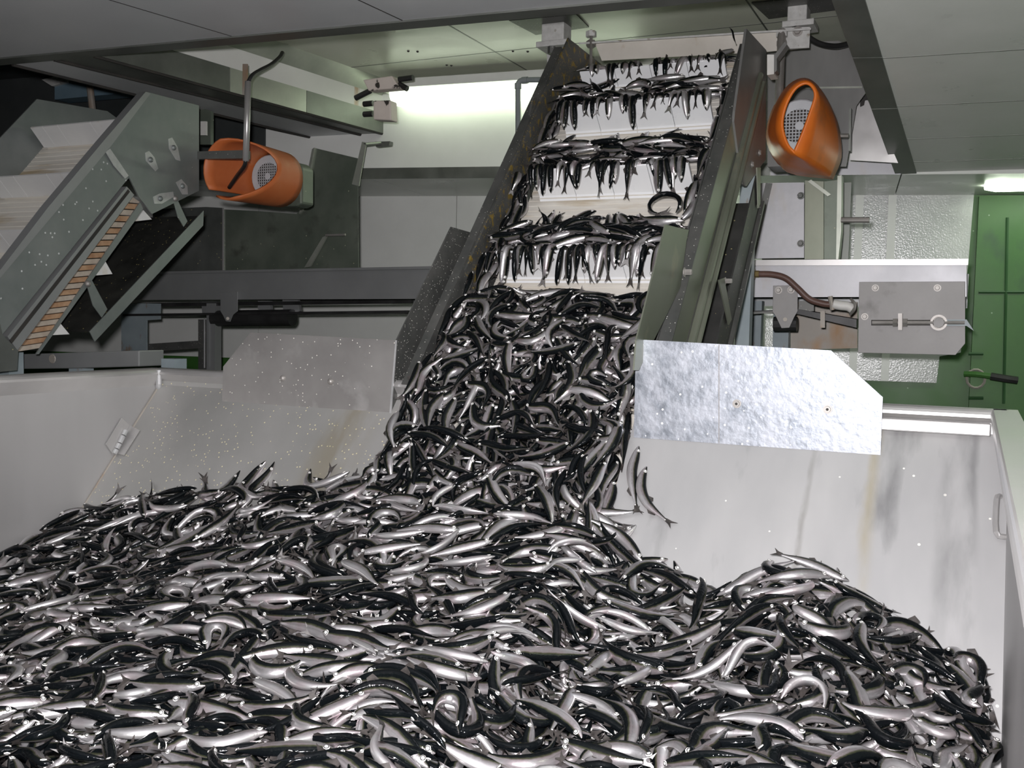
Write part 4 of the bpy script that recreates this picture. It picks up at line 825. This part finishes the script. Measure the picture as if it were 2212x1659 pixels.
def fish_geo(fi, sides=10, fine=False):
    """returns dict part -> (V, F, girth, along)"""
    sp, L, roll, nr = fi['sp'], fi['L'], fi['roll'], fi['nr']
    tb = TB if not fine else np.unique(np.concatenate([TB, (TB[1:] + TB[:-1]) / 2]))
    hb, wb = np.interp(tb, TB, HB), np.interp(tb, TB, WB_)
    def fr(t):
        p = interp_spine(sp, t); a = interp_spine(sp, np.minimum(t + .04, 1)); b = interp_spine(sp, np.maximum(t - .04, 0))
        T = a - b; T /= np.linalg.norm(T, axis=1, keepdims=True) + 1e-9
        Sd = np.cross(np.broadcast_to(nr, T.shape), T); Sd /= np.linalg.norm(Sd, axis=1, keepdims=True) + 1e-9
        Nn = np.cross(T, Sd); D = math.cos(roll) * Nn + math.sin(roll) * Sd; E_ = np.cross(T, D); return p, T, D, E_
    p, T, D, E_ = fr(tb * BODY)
    hh, ww = hb * L * fi['dep'], wb * L * fi['dep'] * .66
    an = np.arange(sides) * 2 * np.pi / sides
    ca, sa = np.cos(an), np.sin(an)
    belly = np.where(ca < 0, 1.08, .94)
    V = p[:, None, :] + D[:, None, :] * (hh[:, None] * ca * belly)[:, :, None] + E_[:, None, :] * (ww[:, None] * np.sign(sa) * np.abs(sa) ** .85)[:, :, None]
    R = len(tb); g = np.broadcast_to(np.abs(((an + np.pi) % (2 * np.pi)) - np.pi) / np.pi, (R, sides)); al = np.broadcast_to(tb[:, None], (R, sides))
    F = []
    i = np.arange(R - 1)[:, None] * sides; k = np.arange(sides); k2 = (k + 1) % sides
    Fq = np.stack([i + k, i + k2, i + sides + k2, i + sides + k], -1).reshape(-1, 4)
    tip = p[0] - T[0] * L * .004 + D[0] * L * .002
    Vb = np.concatenate([V.reshape(-1, 3), tip[None], p[-1:][:]]); n0 = R * sides
    Ft = np.concatenate([np.stack([np.full(sides, n0), k2, k], -1), np.stack([np.full(sides, n0 + 1), (R - 1) * sides + k, (R - 1) * sides + k2], -1)])
    out = {'body': (Vb, Fq, Ft, np.concatenate([g.ravel(), [0.1, .3]]), np.concatenate([al.ravel(), [0, 1.0]]))}
    # tail fin: two pointed lobes
    q, Tq, Dq, Eq = fr(np.array([BODY * .985, .95, 1.0]))
    s = L * fi['dep']; h0 = s * .33
    tv = [q[0] + Dq[0] * h0, q[0] - Dq[0] * h0, q[1] + Dq[1] * s * .5, q[1] - Dq[1] * s * .5, q[2] + Tq[2] * L * .02 + Dq[2] * s * .95, q[2] + Tq[2] * L * .02 - Dq[2] * s * .95, q[1] + Tq[1] * L * .005]
    th = Eq[0] * L * .003
    tv = np.array([v + th for v in tv] + [v - th for v in tv])
    tf = np.array([[0, 2, 6], [2, 4, 6], [0, 6, 1], [1, 6, 3], [3, 6, 5]]); tf = np.concatenate([tf, tf[:, ::-1] + 7])
    out['tail_fin'] = (tv, np.zeros((0, 4), int), tf, np.full(14, .4), np.full(14, 1.0))
    # dorsal and anal fins
    for nm, t0, t1, sg in (('dorsal_fin', .50, .62, 1), ('anal_fin', .68, .84, -1)):
        q, Tq, Dq, Eq = fr(np.array([t0, (t0 + t1) / 2, t1]) * BODY)
        h_ = np.interp(np.array([t0, (t0 + t1) / 2, t1]), TB, HB) * s
        dv = np.array([q[0] + sg * Dq[0] * h_[0] * .9, q[2] + sg * Dq[2] * h_[2] * .9, q[2] + sg * Dq[2] * (h_[2] + s * .28), q[1] + sg * Dq[1] * (h_[1] + s * .62)])
        dv = np.concatenate([dv + Eq[1] * L * .002, dv - Eq[1] * L * .002]); df = np.array([[0, 1, 2], [0, 2, 3], [6, 5, 4], [7, 6, 4]])
        out[nm] = (dv, np.zeros((0, 4), int), df, np.full(8, .3), np.full(8, .6))
    # eyes
    q, Tq, Dq, Eq = fr(np.array([.088]) * BODY); r = s * .36; wv_ = np.interp(.088, TB, WB_) * s * .66
    ne = 8 if fine else 6
    aa = np.arange(ne) * 2 * np.pi / ne
    for j, sg in enumerate((1, -1)):
        c = q[0] + Dq[0] * s * .12; o = Eq[0] * sg
        rings = [(0.0, 1.0, 1.0), (r * .30, .92, .95), (r * .42, .55, .44), (r * .45, .05, 0.0)]
        Ve = np.concatenate([c + o * (wv_ * .86 + h_) + r * k_ * (np.cos(aa)[:, None] * Tq[0] + np.sin(aa)[:, None] * Dq[0]) for h_, k_, _ in rings])
        ge = np.repeat([x[2] for x in rings], ne)
        i2 = np.arange(3)[:, None] * ne; kk = np.arange(ne); Fe = np.stack([i2 + kk, i2 + (kk + 1) % ne, i2 + ne + (kk + 1) % ne, i2 + ne + kk], -1).reshape(-1, 4)
        if sg < 0: Fe = Fe[:, ::-1]
        out['eye%d' % j] = (Ve, Fe, np.zeros((0, 3), int), ge, np.full(len(Ve), .09))
    return out
FISH = []
def add_fish(sp, L, roll, nr, zone, **k):
    FISH.append(dict(sp=np.asarray(sp, float), L=L, roll=roll, nr=np.asarray(nr, float), zone=zone, dep=rng.uniform(.078, .094), tint=rng.uniform(.2, 1), **k))
def plan_spine(c, phi, L, k0, k1, m=15):
    """curve in the plane: constant bend k0, S-bend k1 (radians over the length)"""
    s = (np.arange(m) / (m - 1) - .5)
    ang = phi + k0 * s + k1 * np.sin(2 * np.pi * s)
    st_ = np.stack([np.cos(ang), np.sin(ang)], 1) * (L / (m - 1))
    p = np.concatenate([[[0, 0]], np.cumsum((st_[1:] + st_[:-1]) / 2, 0)]); return c + p - p[m // 2]
Q = np.stack([np.ones(15), np.linspace(-1, 1, 15), np.linspace(-1, 1, 15) ** 2], 1); QP = np.linalg.pinv(Q)
RP = np.interp(np.linspace(0, 1, 15), TB, HB) * .75
def stack(a0, a1, b0, b1, H, T, mask, n, head, toworld, nr, zone, res=.006, bendy=lambda c: 1.0, lift=.0):
    """drop fish one after another on the height field H until it reaches T"""
    na, nb = H.shape; made = 0; tries = 0
    ok = np.argwhere(mask)
    while made < n and tries < n * 6:
        tries += 1
        cand = ok[rng.integers(0, len(ok), 10)]
        df = (T - H)[cand[:, 0], cand[:, 1]]
        j = int(np.argmax(df))
        if df[j] < -.002: continue
        c = np.array([a0 + cand[j, 0] * res, b0 + cand[j, 1] * res]); L = rng.normal(.163, .011); L = min(max(L, .135), .19)
        bd = bendy(c); r_ = rng.random()
        k0 = rng.normal(0, .8) * bd if r_ < .75 else rng.choice([-1, 1]) * rng.uniform(1.6, 3.4) * bd
        k1 = rng.normal(0, .5) * bd
        p = plan_spine(c, head(c), L, k0, k1)
        ia, ib = np.round((p[:, 0] - a0) / res).astype(int), np.round((p[:, 1] - b0) / res).astype(int)
        if ia.min() < 1 or ia.max() >= na - 1 or ib.min() < 1 or ib.max() >= nb - 1: continue
        dep = .084 * L; rad = RP * dep
        hs = np.maximum.reduce([H[ia, ib], H[ia + 1, ib], H[ia - 1, ib], H[ia, ib + 1], H[ia, ib - 1]]) * .6 + H[ia, ib] * .4
        zc = hs + rad * .85
        z = Q @ (QP @ zc); z = z + .45 * max(0, float((zc - z).max()))
        if (z - T[ia, ib]).max() > .045: continue
        sgn = rng.choice([-1, 1]); roll = sgn * math.radians(np.clip(rng.normal(60, 36), 3, 150))
        for o in (-1, 0, 1):
            for q in (-1, 0, 1):
                top = z + rad * (.9 if o == q == 0 else .55)
                np.maximum.at(H, (ia + o, ib + q), top)
        sp = toworld(p[:, 0], p[:, 1], z + lift)
        add_fish(sp, L, roll, nr, zone, k0=k0, k1=k1); made += 1
    return made
def noise2(na, nb, cells, amp):
    g = rng.normal(0, amp, (cells[0] + 3, cells[1] + 3)); x, y = np.linspace(0, cells[0], na), np.linspace(0, cells[1], nb)
    i, j = x.astype(int), y.astype(int); u, v = (x - i)[:, None], (y - j)[None, :]; u, v = u * u * (3 - 2 * u), v * v * (3 - 2 * v)
    G = lambda a, b: g[np.ix_(i + a, j + b)]
    return G(0, 0) * (1 - u) * (1 - v) + G(1, 0) * u * (1 - v) + G(0, 1) * (1 - u) * v + G(1, 1) * u * v
RES = .006
# -- the heap in the bin: where its edge meets the sloping panel
con = np.array([(-2.42, 2.10, -.612), (-2.2, 2.155, -.556), (-1.95, 2.185, -.525), (-1.81, 2.205, -.50), (-1.54, 2.235, -.465), (-1.44, 2.25, -.42), (-1.1, 2.25, -.42), (-.785, 2.24, -.455), (-.72, 2.18, -.53), (-.65, 2.15, -.560), (-.47, 2.115, -.598), (-.38, 2.16, -.548), (-.3, 2.16, -.545), (-.15, 2.135, -.577), (-.06, 2.09, -.627), (.04, 2.06, -.66), (.08, 2.04, -.675)])
a0, a1, b0, b1 = XL, XW - .004, .62, 2.36
na, nb = int((a1 - a0) / RES) + 1, int((b1 - b0) / RES) + 1
ax_, by_ = a0 + np.arange(na) * RES, b0 + np.arange(nb) * RES
yc_, zc_ = np.interp(ax_, con[:, 0], con[:, 1])[:, None], np.interp(ax_, con[:, 0], con[:, 2])[:, None]
dist = yc_ - by_[None, :]
slope = np.interp(ax_, [-2.4, -1.9, -1.1, -.7, -.3, .04], [.24, .30, .36, .26, .20, .12])[:, None]
T = zc_ - .20 * slope / .24 * (1 - np.exp(-np.maximum(dist, 0) / .36)) * .9 - .03 * np.maximum(dist, 0) + noise2(na, nb, (12, 8), .010)
inch = ((ax_ > CHL + .005) & (ax_ < CHR - .005))[:, None]
wallz = np.where(inch, -9, (wz(by_) + .002)[None, :])
T = np.where((dist < 0) & ~inch, wallz - .02, T)
T = np.where((dist < 0) & inch, -9, T)
CORE = T - .068
H = np.maximum(CORE, wallz)
fy = np.interp(ax_, [-2.4, -1.35, -.65, .1], [.62, .80, 1.05, 1.37])[:, None]      # front limit, a little out of frame
mask = (by_[None, :] > fy) & (dist > -.005)
def head_bin(c):
    mid = math.exp(-((c[0] + 1.0) / .55) ** 2) * (1 if c[1] > 1.3 else .7)
    if rng.random() < .25 + .62 * mid: return rng.normal(.25, .38) + (math.pi if rng.random() < .5 else 0)     # combed across by the slide
    if rng.random() < .35: return rng.normal(.4, .6) + (math.pi if rng.random() < .5 else 0)
    return rng.uniform(0, 2 * math.pi)
bend_bin = lambda c: .75 + .75 * (1 - math.exp(-((c[0] + .95) / .5) ** 2))
nbin = stack(a0, a1, b0, b1, H, T, mask, 4200, head_bin, lambda a, b, h: np.stack([a, b, h], 1), (0, 0, 1), 'bin', bendy=bend_bin)
# -- packed lower belt: height measured square to the belt
ca0, ca1, cb0, cb1 = BX0 - .02, -.775, -1.12, -.12
ma, mb = int((ca1 - ca0) / RES) + 1, int((cb1 - cb0) / RES) + 1
ua = cb0 + np.arange(mb) * RES
T2 = np.interp(ua, [-1.12, -.8, -.6, -.41, -.375, -.2, -.12], [.150, .152, .150, .158, .14, .10, .06])[None, :] + noise2(ma, mb, (5, 8), .010)
H2 = np.maximum(T2 - .06, .0); mask2 = np.ones((ma, mb), bool); mask2[:, ua < -1.02] = False
def head_belt(c):
    return (rng.normal(-math.pi / 2, .5) if rng.random() < .62 else rng.uniform(0, 2 * math.pi)) if rng.random() < .8 else rng.normal(0, .4)
tow = lambda a, b, h: np.stack([a, Y0 + b * CA - h * SA, Z0 + b * SA + h * CA], 1)
nbelt = stack(ca0, ca1, cb0, cb1, H2, T2, mask2, 900, head_belt, tow, N_, 'belt', bendy=lambda c: .9)
# -- fish caught on the flights: a roll of fish in the pocket, some hanging over the lip
def hang(x, uk, L, over, side, zone, drop=None, back=.05):
    """fish bent over the lip: starts behind it, the rest hangs straight down in front"""
    lip = C(x, uk, (FLN if zone != 'flight3' else .085) + .012); m = 15; s = np.linspace(0, L, m); inside = L * (1 - over); r = .020
    pts = []
    dx = rng.normal(0, .28)
    for q in s:
        if q < inside: pts.append(lip + np.array([dx * (q - inside), .8 * (inside - q), -.28 * (inside - q) + .006]))
        else:
            t = q - inside; a = min(t / r, math.pi / 2); y = -r * math.sin(a); z = -(r - r * math.cos(a))
            if t > r * math.pi / 2: z -= t - r * math.pi / 2
            pts.append(lip + np.array([dx * t * .5, y, z + .006]))
    pts = np.array(pts)
    for _ in range(2): pts[1:-1] = (pts[:-2] + 2 * pts[1:-1] + pts[2:]) / 4
    if rng.random() < .5: pts = pts[::-1].copy()
    add_fish(pts, L, side, np.array([0.25, -.93, .3]), zone, k0=1.2, k1=0, hang=True)
rows_ = {3: (16, .38, 14), 2: (24, .54, 56), 1: (26, .58, 92), 0: (30, .64, 120), -1: (24, .6, 80)}
for k, (nh, ov, npile) in rows_.items():
    uk = FU[k]; zone = 'flight%d' % k
    for i in range(npile):                                # roll of fish lying across the pocket
        L = rng.normal(.16, .012); x = rng.uniform(FX0 - .015, FX1 + .02)
        d_ = rng.beta(1.2, 1.6) * .19; hgt = (.004 + .065 * rng.random()) * (1.0 if k < 3 else .3)
        if k < 2: hgt *= 1.25
        base = C(x, uk + .012 + d_ * .55, (FLN if k < 3 else .085) - d_ * .55) + np.array([0, 0, hgt * (1 - d_ * 2)])
        ph = rng.normal(0, .35) if rng.random() < .75 else rng.normal(math.pi / 2, .5)
        if rng.random() < .5: ph += math.pi
        half = abs(math.cos(ph)) * L / 2
        base[0] = min(max(base[0], BX0 + .01 + half * .92), -.79 - half * .92)
        k0 = rng.normal(0, .7) if rng.random() < .8 else rng.uniform(1.5, 2.8) * rng.choice([-1, 1])
        p = plan_spine(np.zeros(2), ph, L, k0, rng.normal(0, .25))
        tl = rng.normal(0, .10)
        sp = base + np.stack([p[:, 0], p[:, 1] * .75, p[:, 1] * .45 + p[:, 0] * tl - 1.2 * p[:, 0] ** 2], 1)
        add_fish(sp, L, rng.choice([-1, 1]) * math.radians(rng.uniform(15, 100)), (0, -.35, .94), zone, k0=k0, k1=0)
    xsr = np.linspace(FX0 + .012, FX1 - .012, nh) + rng.normal(0, .010, nh)
    for x in xsr: hang(x, uk, rng.normal(.165, .013), np.clip(rng.normal(ov, .12), .10 if k == 3 else .25, .78), rng.uniform(-2.4, 2.4), zone)
    for i in range({1: 16, 0: 22, -1: 14, 2: 7, 3: 0}[k]):       # heads and tails sticking up along the belt above the roll
        L = rng.normal(.155, .012); p = plan_spine(np.zeros(2), rng.normal(math.pi / 2, .55), L, rng.normal(0, 1.1), rng.normal(0, .3))
        c = C(rng.uniform(FX0 + .02, FX1 - .02), uk + .15 + .08 * rng.random(), .018 + .035 * rng.random())
        sp = c + np.outer(p[:, 0], (1, 0, 0)) + np.outer(p[:, 1], U_) + np.outer(rng.normal(0, .014) * np.sin(np.linspace(0, 3, 15)), N_)
        add_fish(sp[::rng.choice([-1, 1])].copy(), L, rng.uniform(-2, 2), N_, zone, k0=.8, k1=0)
# fish in the gaps beside the flights
for side_x, u0, u1, n in ((-1.412, -.3, .78, 46), (-.80, -.2, .78, 30)):
    for i in range(n):
        u_ = u0 + (u1 - u0) * (i + rng.random()) / n; L = rng.normal(.155, .012)
        p = plan_spine(np.zeros(2), math.pi / 2 + rng.normal(0, .3), L, rng.normal(0, 1.0), rng.normal(0, .4))
        c = C(side_x + rng.normal(0, .008), u_, .045 + .065 * rng.random() * (1 if u_ < .5 else .6))
        sp = c + np.outer(p[:, 0] * .35, (1, 0, 0)) + np.outer(p[:, 1], U_) + np.outer(rng.normal(0, .02) * np.sin(np.linspace(0, 3, 15)), N_)
        add_fish(sp[::rng.choice([-1, 1])].copy(), L, rng.uniform(-2, 2), N_, 'gap', k0=.5, k1=0)
# -- single fish the eye picks out
def px_fish(pts, plane, L, roll, nr, zone, lab, name='fish'):
    q = np.array([plane(x, y) for x, y in pts]); q = np.array(smooth_path(list(q), 6)); d_ = np.concatenate([[0], np.cumsum(np.linalg.norm(np.diff(q, axis=0), axis=1))]); t = np.linspace(0, d_[-1], 15)
    sp = np.stack([np.interp(t, d_, q[:, i]) for i in range(3)], 1)
    add_fish(sp, d_[-1] if L is None else L, roll, nr, zone, k0=0, k1=0, lab=lab)
    FISH[-1]['dep'] = .066
bpl = lambda x, y: BP(x, y, .009)
px_fish([(1380, 964), (1374, 985), (1366, 1015), (1367, 1050), (1372, 1080), (1377, 1108)], bpl, None, 2.0, nW, 'wall', 'straight silver fish with a dark snout lying on the bare sloping panel')
px_fish([(1397, 1008), (1388, 1030), (1386, 1058), (1399, 1088), (1425, 1112), (1454, 1134)], bpl, None, 1.9, nW, 'wall', 'curved silver fish lying alone on the bare sloping panel')
px_fish([(1357, 880), (1352, 930), (1348, 975), (1345, 1005), (1338, 1020)], bpl, None, .9, nW, 'wall', 'dark-backed fish hanging at the lower corner of the galvanised guard')
ring = [C(-.872 + .047 * math.cos(t), .195 + .05 * math.sin(t), .12 + .02 * t / 6) for t in np.linspace(-.6, 5.4, 15)]
add_fish(np.array(ring), .21, .5, N_, 'ring', k0=6, k1=0, lab='dark fish curled into a full ring between two flights of the belt')
FISH[-1]['dep'] = .06
bp2 = lambda o: (lambda x, y: BP(x, y, o))
px_fish([(1545, 1320), (1532, 1300), (1522, 1275), (1518, 1255)], bp2(.02), None, .4, nW, 'tail', 'small fish with its forked tail raised against the bare panel near the mound')
px_fish([(1945, 1360), (1930, 1340), (1917, 1320), (1908, 1302)], bp2(.03), None, .4, nW, 'tail', 'fish standing tail up on the heap beside an upright snout')
px_fish([(1880, 1400), (1896, 1350), (1906, 1318), (1912, 1308)], bp2(.05), None, .6, nW, 'tail', 'fish standing tail up against the bare panel, leaning on another tail')
px_fish([(1930, 1440), (1962, 1410), (1990, 1380), (2012, 1358)], bp2(.03), None, 1.2, nW, 'tail', 'fish pointing its forked tail up and away from the heap on the bare panel')
px_fish([(1590, 1285), (1600, 1255), (1622, 1243), (1648, 1250), (1662, 1280), (1660, 1320)], bp2(.055), None, 1.3, nW, 'mound', 'pale fish arched over the top of the mound by the bare panel')
px_fish([(1648, 1330), (1650, 1285), (1672, 1262), (1700, 1270), (1705, 1300), (1690, 1325)], bp2(.07), None, -1.3, nW, 'mound', 'pale fish bent in a tight hook near the top of the mound')
px_fish([(1740, 1248), (1715, 1252), (1690, 1262), (1665, 1262)], bp2(.05), None, 1.0, nW, 'mound', 'fish lying flat with its snout poking out behind the mound')

px_fish([(1576, 60), (1582, 68), (1585, 82), (1591, 98)], lambda x, y: P(x, y, 1, 3.80), None, .6, (0, -1, 0), 'beam', 'small dark fish hooked over the cream angle beam above the belt')

# -- who shows most: splat every fish into a coarse depth buffer seen from the camera
BW, BH = IW // 2, IH // 2
zb_ = np.full(BW * BH, 1e9); idb = np.full(BW * BH, -1, int)
allp, alld, alli = [], [], []
tq = np.linspace(.02, .98, 60)
for i, fi in enumerate(FISH):
    sp = interp_spine(fi['sp'], tq); r = np.interp(tq, TB, HB) * fi['L'] * fi['dep'] * .85
    for ox, oz in ((0, 0), (.9, 0), (-.9, 0), (.45, 0), (-.45, 0), (0, .9), (0, -.9), (0, .45), (0, -.45)):
        pr3 = proj(sp + np.outer(r * ox, ROT[:, 0]) + np.outer(r * oz, ROT[:, 1])); allp.append(pr3[:, :2]); alld.append(pr3[:, 2] - r * math.sqrt(max(0, 1 - ox * ox - oz * oz))); alli.append(np.full(60, i))
pp_, dd_, ii_ = np.concatenate(allp), np.concatenate(alld), np.concatenate(alli)
xi, yi = (pp_[:, 0] / 2).astype(int), (pp_[:, 1] / 2).astype(int)
gd = ~((pp_[:, 0] > 1372) & (pp_[:, 0] < 1900) & (pp_[:, 1] > 735) & (pp_[:, 1] < 955))
okk = (xi >= 0) & (xi < BW) & (yi >= 0) & (yi < BH) & gd
lin = (yi * BW + xi)[okk]; order = np.argsort(-dd_[okk]); idb[lin[order]] = ii_[okk][order]
vis = np.bincount(idb[idb >= 0], minlength=len(FISH))
forced = [i for i, f in enumerate(FISH) if 'lab' in f]
pick = set(forced)
for i in np.argsort(-vis):
    if len(pick) >= 300: break
    pick.add(int(i))
print('FISH', len(FISH), 'bin', nbin, 'belt', nbelt, 'visible', int((vis > 20).sum()), 'least picked', min(vis[i] for i in pick if i not in forced))

def mesh_np(name, parts, mat_ids, mats, org, tints):
    """one mesh out of (V, Fq, Ft, girth, along) blocks"""
    Vs, Q4, T3, G, A, TI, mq, mt3 = [], [], [], [], [], [], [], []; n = 0
    for (V, Fq, Ft, g, a), mi, ti in zip(parts, mat_ids, tints):
        Vs.append(V); Q4.append(Fq + n); T3.append(Ft + n); G.append(g); A.append(a); TI.append(np.full(len(V), ti)); mq.append(np.full(len(Fq), mi)); mt3.append(np.full(len(Ft), mi)); n += len(V)
    Vs = np.concatenate(Vs) - org; Q4 = np.concatenate(Q4).astype(np.int32); T3 = np.concatenate(T3).astype(np.int32)
    me = bpy.data.meshes.new(name); me.vertices.add(len(Vs)); me.vertices.foreach_set('co', Vs.astype(np.float32).ravel())
    me.loops.add(Q4.size + T3.size); me.loops.foreach_set('vertex_index', np.concatenate([Q4.ravel(), T3.ravel()]))
    me.polygons.add(len(Q4) + len(T3))
    ls = np.concatenate([np.arange(len(Q4)) * 4, Q4.size + np.arange(len(T3)) * 3]).astype(np.int32)
    me.polygons.foreach_set('loop_start', ls)
    me.polygons.foreach_set('material_index', np.concatenate([np.concatenate(mq), np.concatenate(mt3)]).astype(np.int32))
    me.polygons.foreach_set('use_smooth', np.ones(len(ls), bool))
    for nm, arr in (('girth', G), ('along', A), ('tint', TI)):
        at = me.attributes.new(nm, 'FLOAT', 'POINT'); at.data.foreach_set('value', np.concatenate(arr).astype(np.float32))
    for m_ in mats: me.materials.append(m_)
    me.update(calc_edges=True); me.validate(); return me
def describe(fi):
    hd_ = fi['sp'][0] - fi['sp'][-1]; aim = ('towards the galvanised guard' if hd_[0] > 0 else 'towards the dull guard') if abs(hd_[0]) > abs(hd_[1]) else ('towards the conveyor' if hd_[1] > 0 else 'away from the conveyor')
    size = 'big' if fi['L'] > .172 else 'small' if fi['L'] < .154 else 'middling'
    k = abs(fi['k0']); shape = 'straight' if k < .5 else 'slightly bent' if k < 1.3 else 'strongly curved'
    side = 'dark back up' if abs(fi['roll']) < 1.0 else 'silver side up' if abs(fi['roll']) < 1.9 else 'pale belly up'
    z = fi['zone']
    nth = {'3': 'topmost', '2': 'second', '1': 'third', '0': 'fourth', '-1': 'fifth'}
    if z == 'bin':
        c = fi['sp'][7]; wh = 'below the dull guard plate' if c[0] < -1.5 else 'below the conveyor mouth' if c[0] < -.75 else 'below the galvanised guard plate'
        return '%s %s fish, %s, %s, head %s' % (size, shape, side, wh, aim.replace('towards the ', 'to ').replace('from the', 'from')), 'fish heaped in the steel bin'
    if z == 'belt': return '%s %s fish, %s, packed between the rails on the lower belt' % (size, shape, side), 'fish packed on the lower belt'
    if z == 'gap': return 'fish wedged between the flights and a steel rail of the belt', 'fish wedged beside the flights'
    n = nth[z[6:]]
    if fi.get('hang'): return 'fish dangling over the lip of the %s white flight' % n, 'fish dangling over the %s flight' % n
    return '%s fish lying across the %s white flight' % (shape, n), 'fish lying on the %s flight' % n
for i in sorted(pick):
    fi = FISH[i]; g = fish_geo(fi, 12, True); org = fi['sp'][7]; ti = [fi['tint']]
    o = bpy.data.objects.new('fish', mesh_np('fish', [g['body']], [0], [M['fish']], org, ti)); COL.objects.link(o); o.location = (org[0], org[1], org[2] + CZ)
    if 'lab' in fi: tag(o, fi['lab'], 'fish', 'single fish that stand out')
    else: lb, gp = describe(fi); tag(o, lb, 'fish', gp)
    for part, nm, mm in (('tail_fin', 'tail_fin', 'fin'), ('dorsal_fin', 'dorsal_fin', 'fin'), ('anal_fin', 'anal_fin', 'fin'), ('eye0', 'eye', 'eye'), ('eye1', 'eye', 'eye')):
        c = bpy.data.objects.new(nm, mesh_np(nm, [g[part]], [0], [M[mm]], org, ti)); COL.objects.link(c); c.parent = o
# -- all the rest as one mass
def mass(name, idx, label, extra=None):
    parts, ids, tin = [], [], []
    for i in idx:
        g = fish_geo(FISH[i], 8 if vis[i] < 40 else 10)
        for kk, mi in (('body', 0), ('tail_fin', 1), ('dorsal_fin', 1), ('eye0', 2), ('eye1', 2)): parts.append(g[kk]); ids.append(mi); tin.append(FISH[i]['tint'])
    if extra: parts.append(extra); ids.append(0); tin.append(.3)
    allv = np.concatenate([p[0] for p in parts]); org = np.array([allv[:, 0].mean(), allv[:, 1].mean(), allv[:, 2].min()])
    o = bpy.data.objects.new(name, mesh_np(name, parts, ids, [M['fish'], M['fin'], M['eye']], org, tin)); COL.objects.link(o); o.location = (org[0], org[1], org[2] + CZ)
    return tag(o, label, 'fish', kind='stuff')
rest = [i for i in range(len(FISH)) if i not in pick and not (vis[i] == 0 and FISH[i]['zone'] == 'bin' and rng.random() < .35)]
# packed fish below the visible layers: a coarse lumpy body following the heap
st_ = 6; ci, cj = np.arange(0, na, st_), np.arange(0, nb, st_)
cz_ = np.maximum(np.where(CORE < -5, -1.2, CORE), np.where(wallz < -5, -2, wallz - .02)) + noise2(na, nb, (60, 44), .006)
cz_ = np.where(inch & (dist < 0), -1.2, cz_)
gx, gy = np.meshgrid(ax_[ci], by_[cj], indexing='ij'); VV = np.stack([gx, gy, cz_[np.ix_(ci, cj)]], -1).reshape(-1, 3); nj = len(cj)
q0_ = (np.arange(len(ci) - 1)[:, None] * nj + np.arange(nj - 1)[None, :]).ravel(); FQ = np.stack([q0_, q0_ + nj, q0_ + nj + 1, q0_ + 1], -1)
keep = VV[FQ][:, :, 2].min(1) > -1.1; FQ = FQ[keep]
core = (VV, FQ, np.zeros((0, 3), int), np.full(len(VV), .2), np.full(len(VV), .5))
mass('fish_heap', [i for i in rest if FISH[i]['zone'] in ('bin', 'wall', 'tail', 'mound', 'beam')], 'deep heap of countless small silver fish filling the steel bin', core)
mass('fish_load', [i for i in rest if FISH[i]['zone'] not in ('bin', 'wall', 'tail', 'mound', 'beam')], 'load of small silver fish riding up the cleated belt')
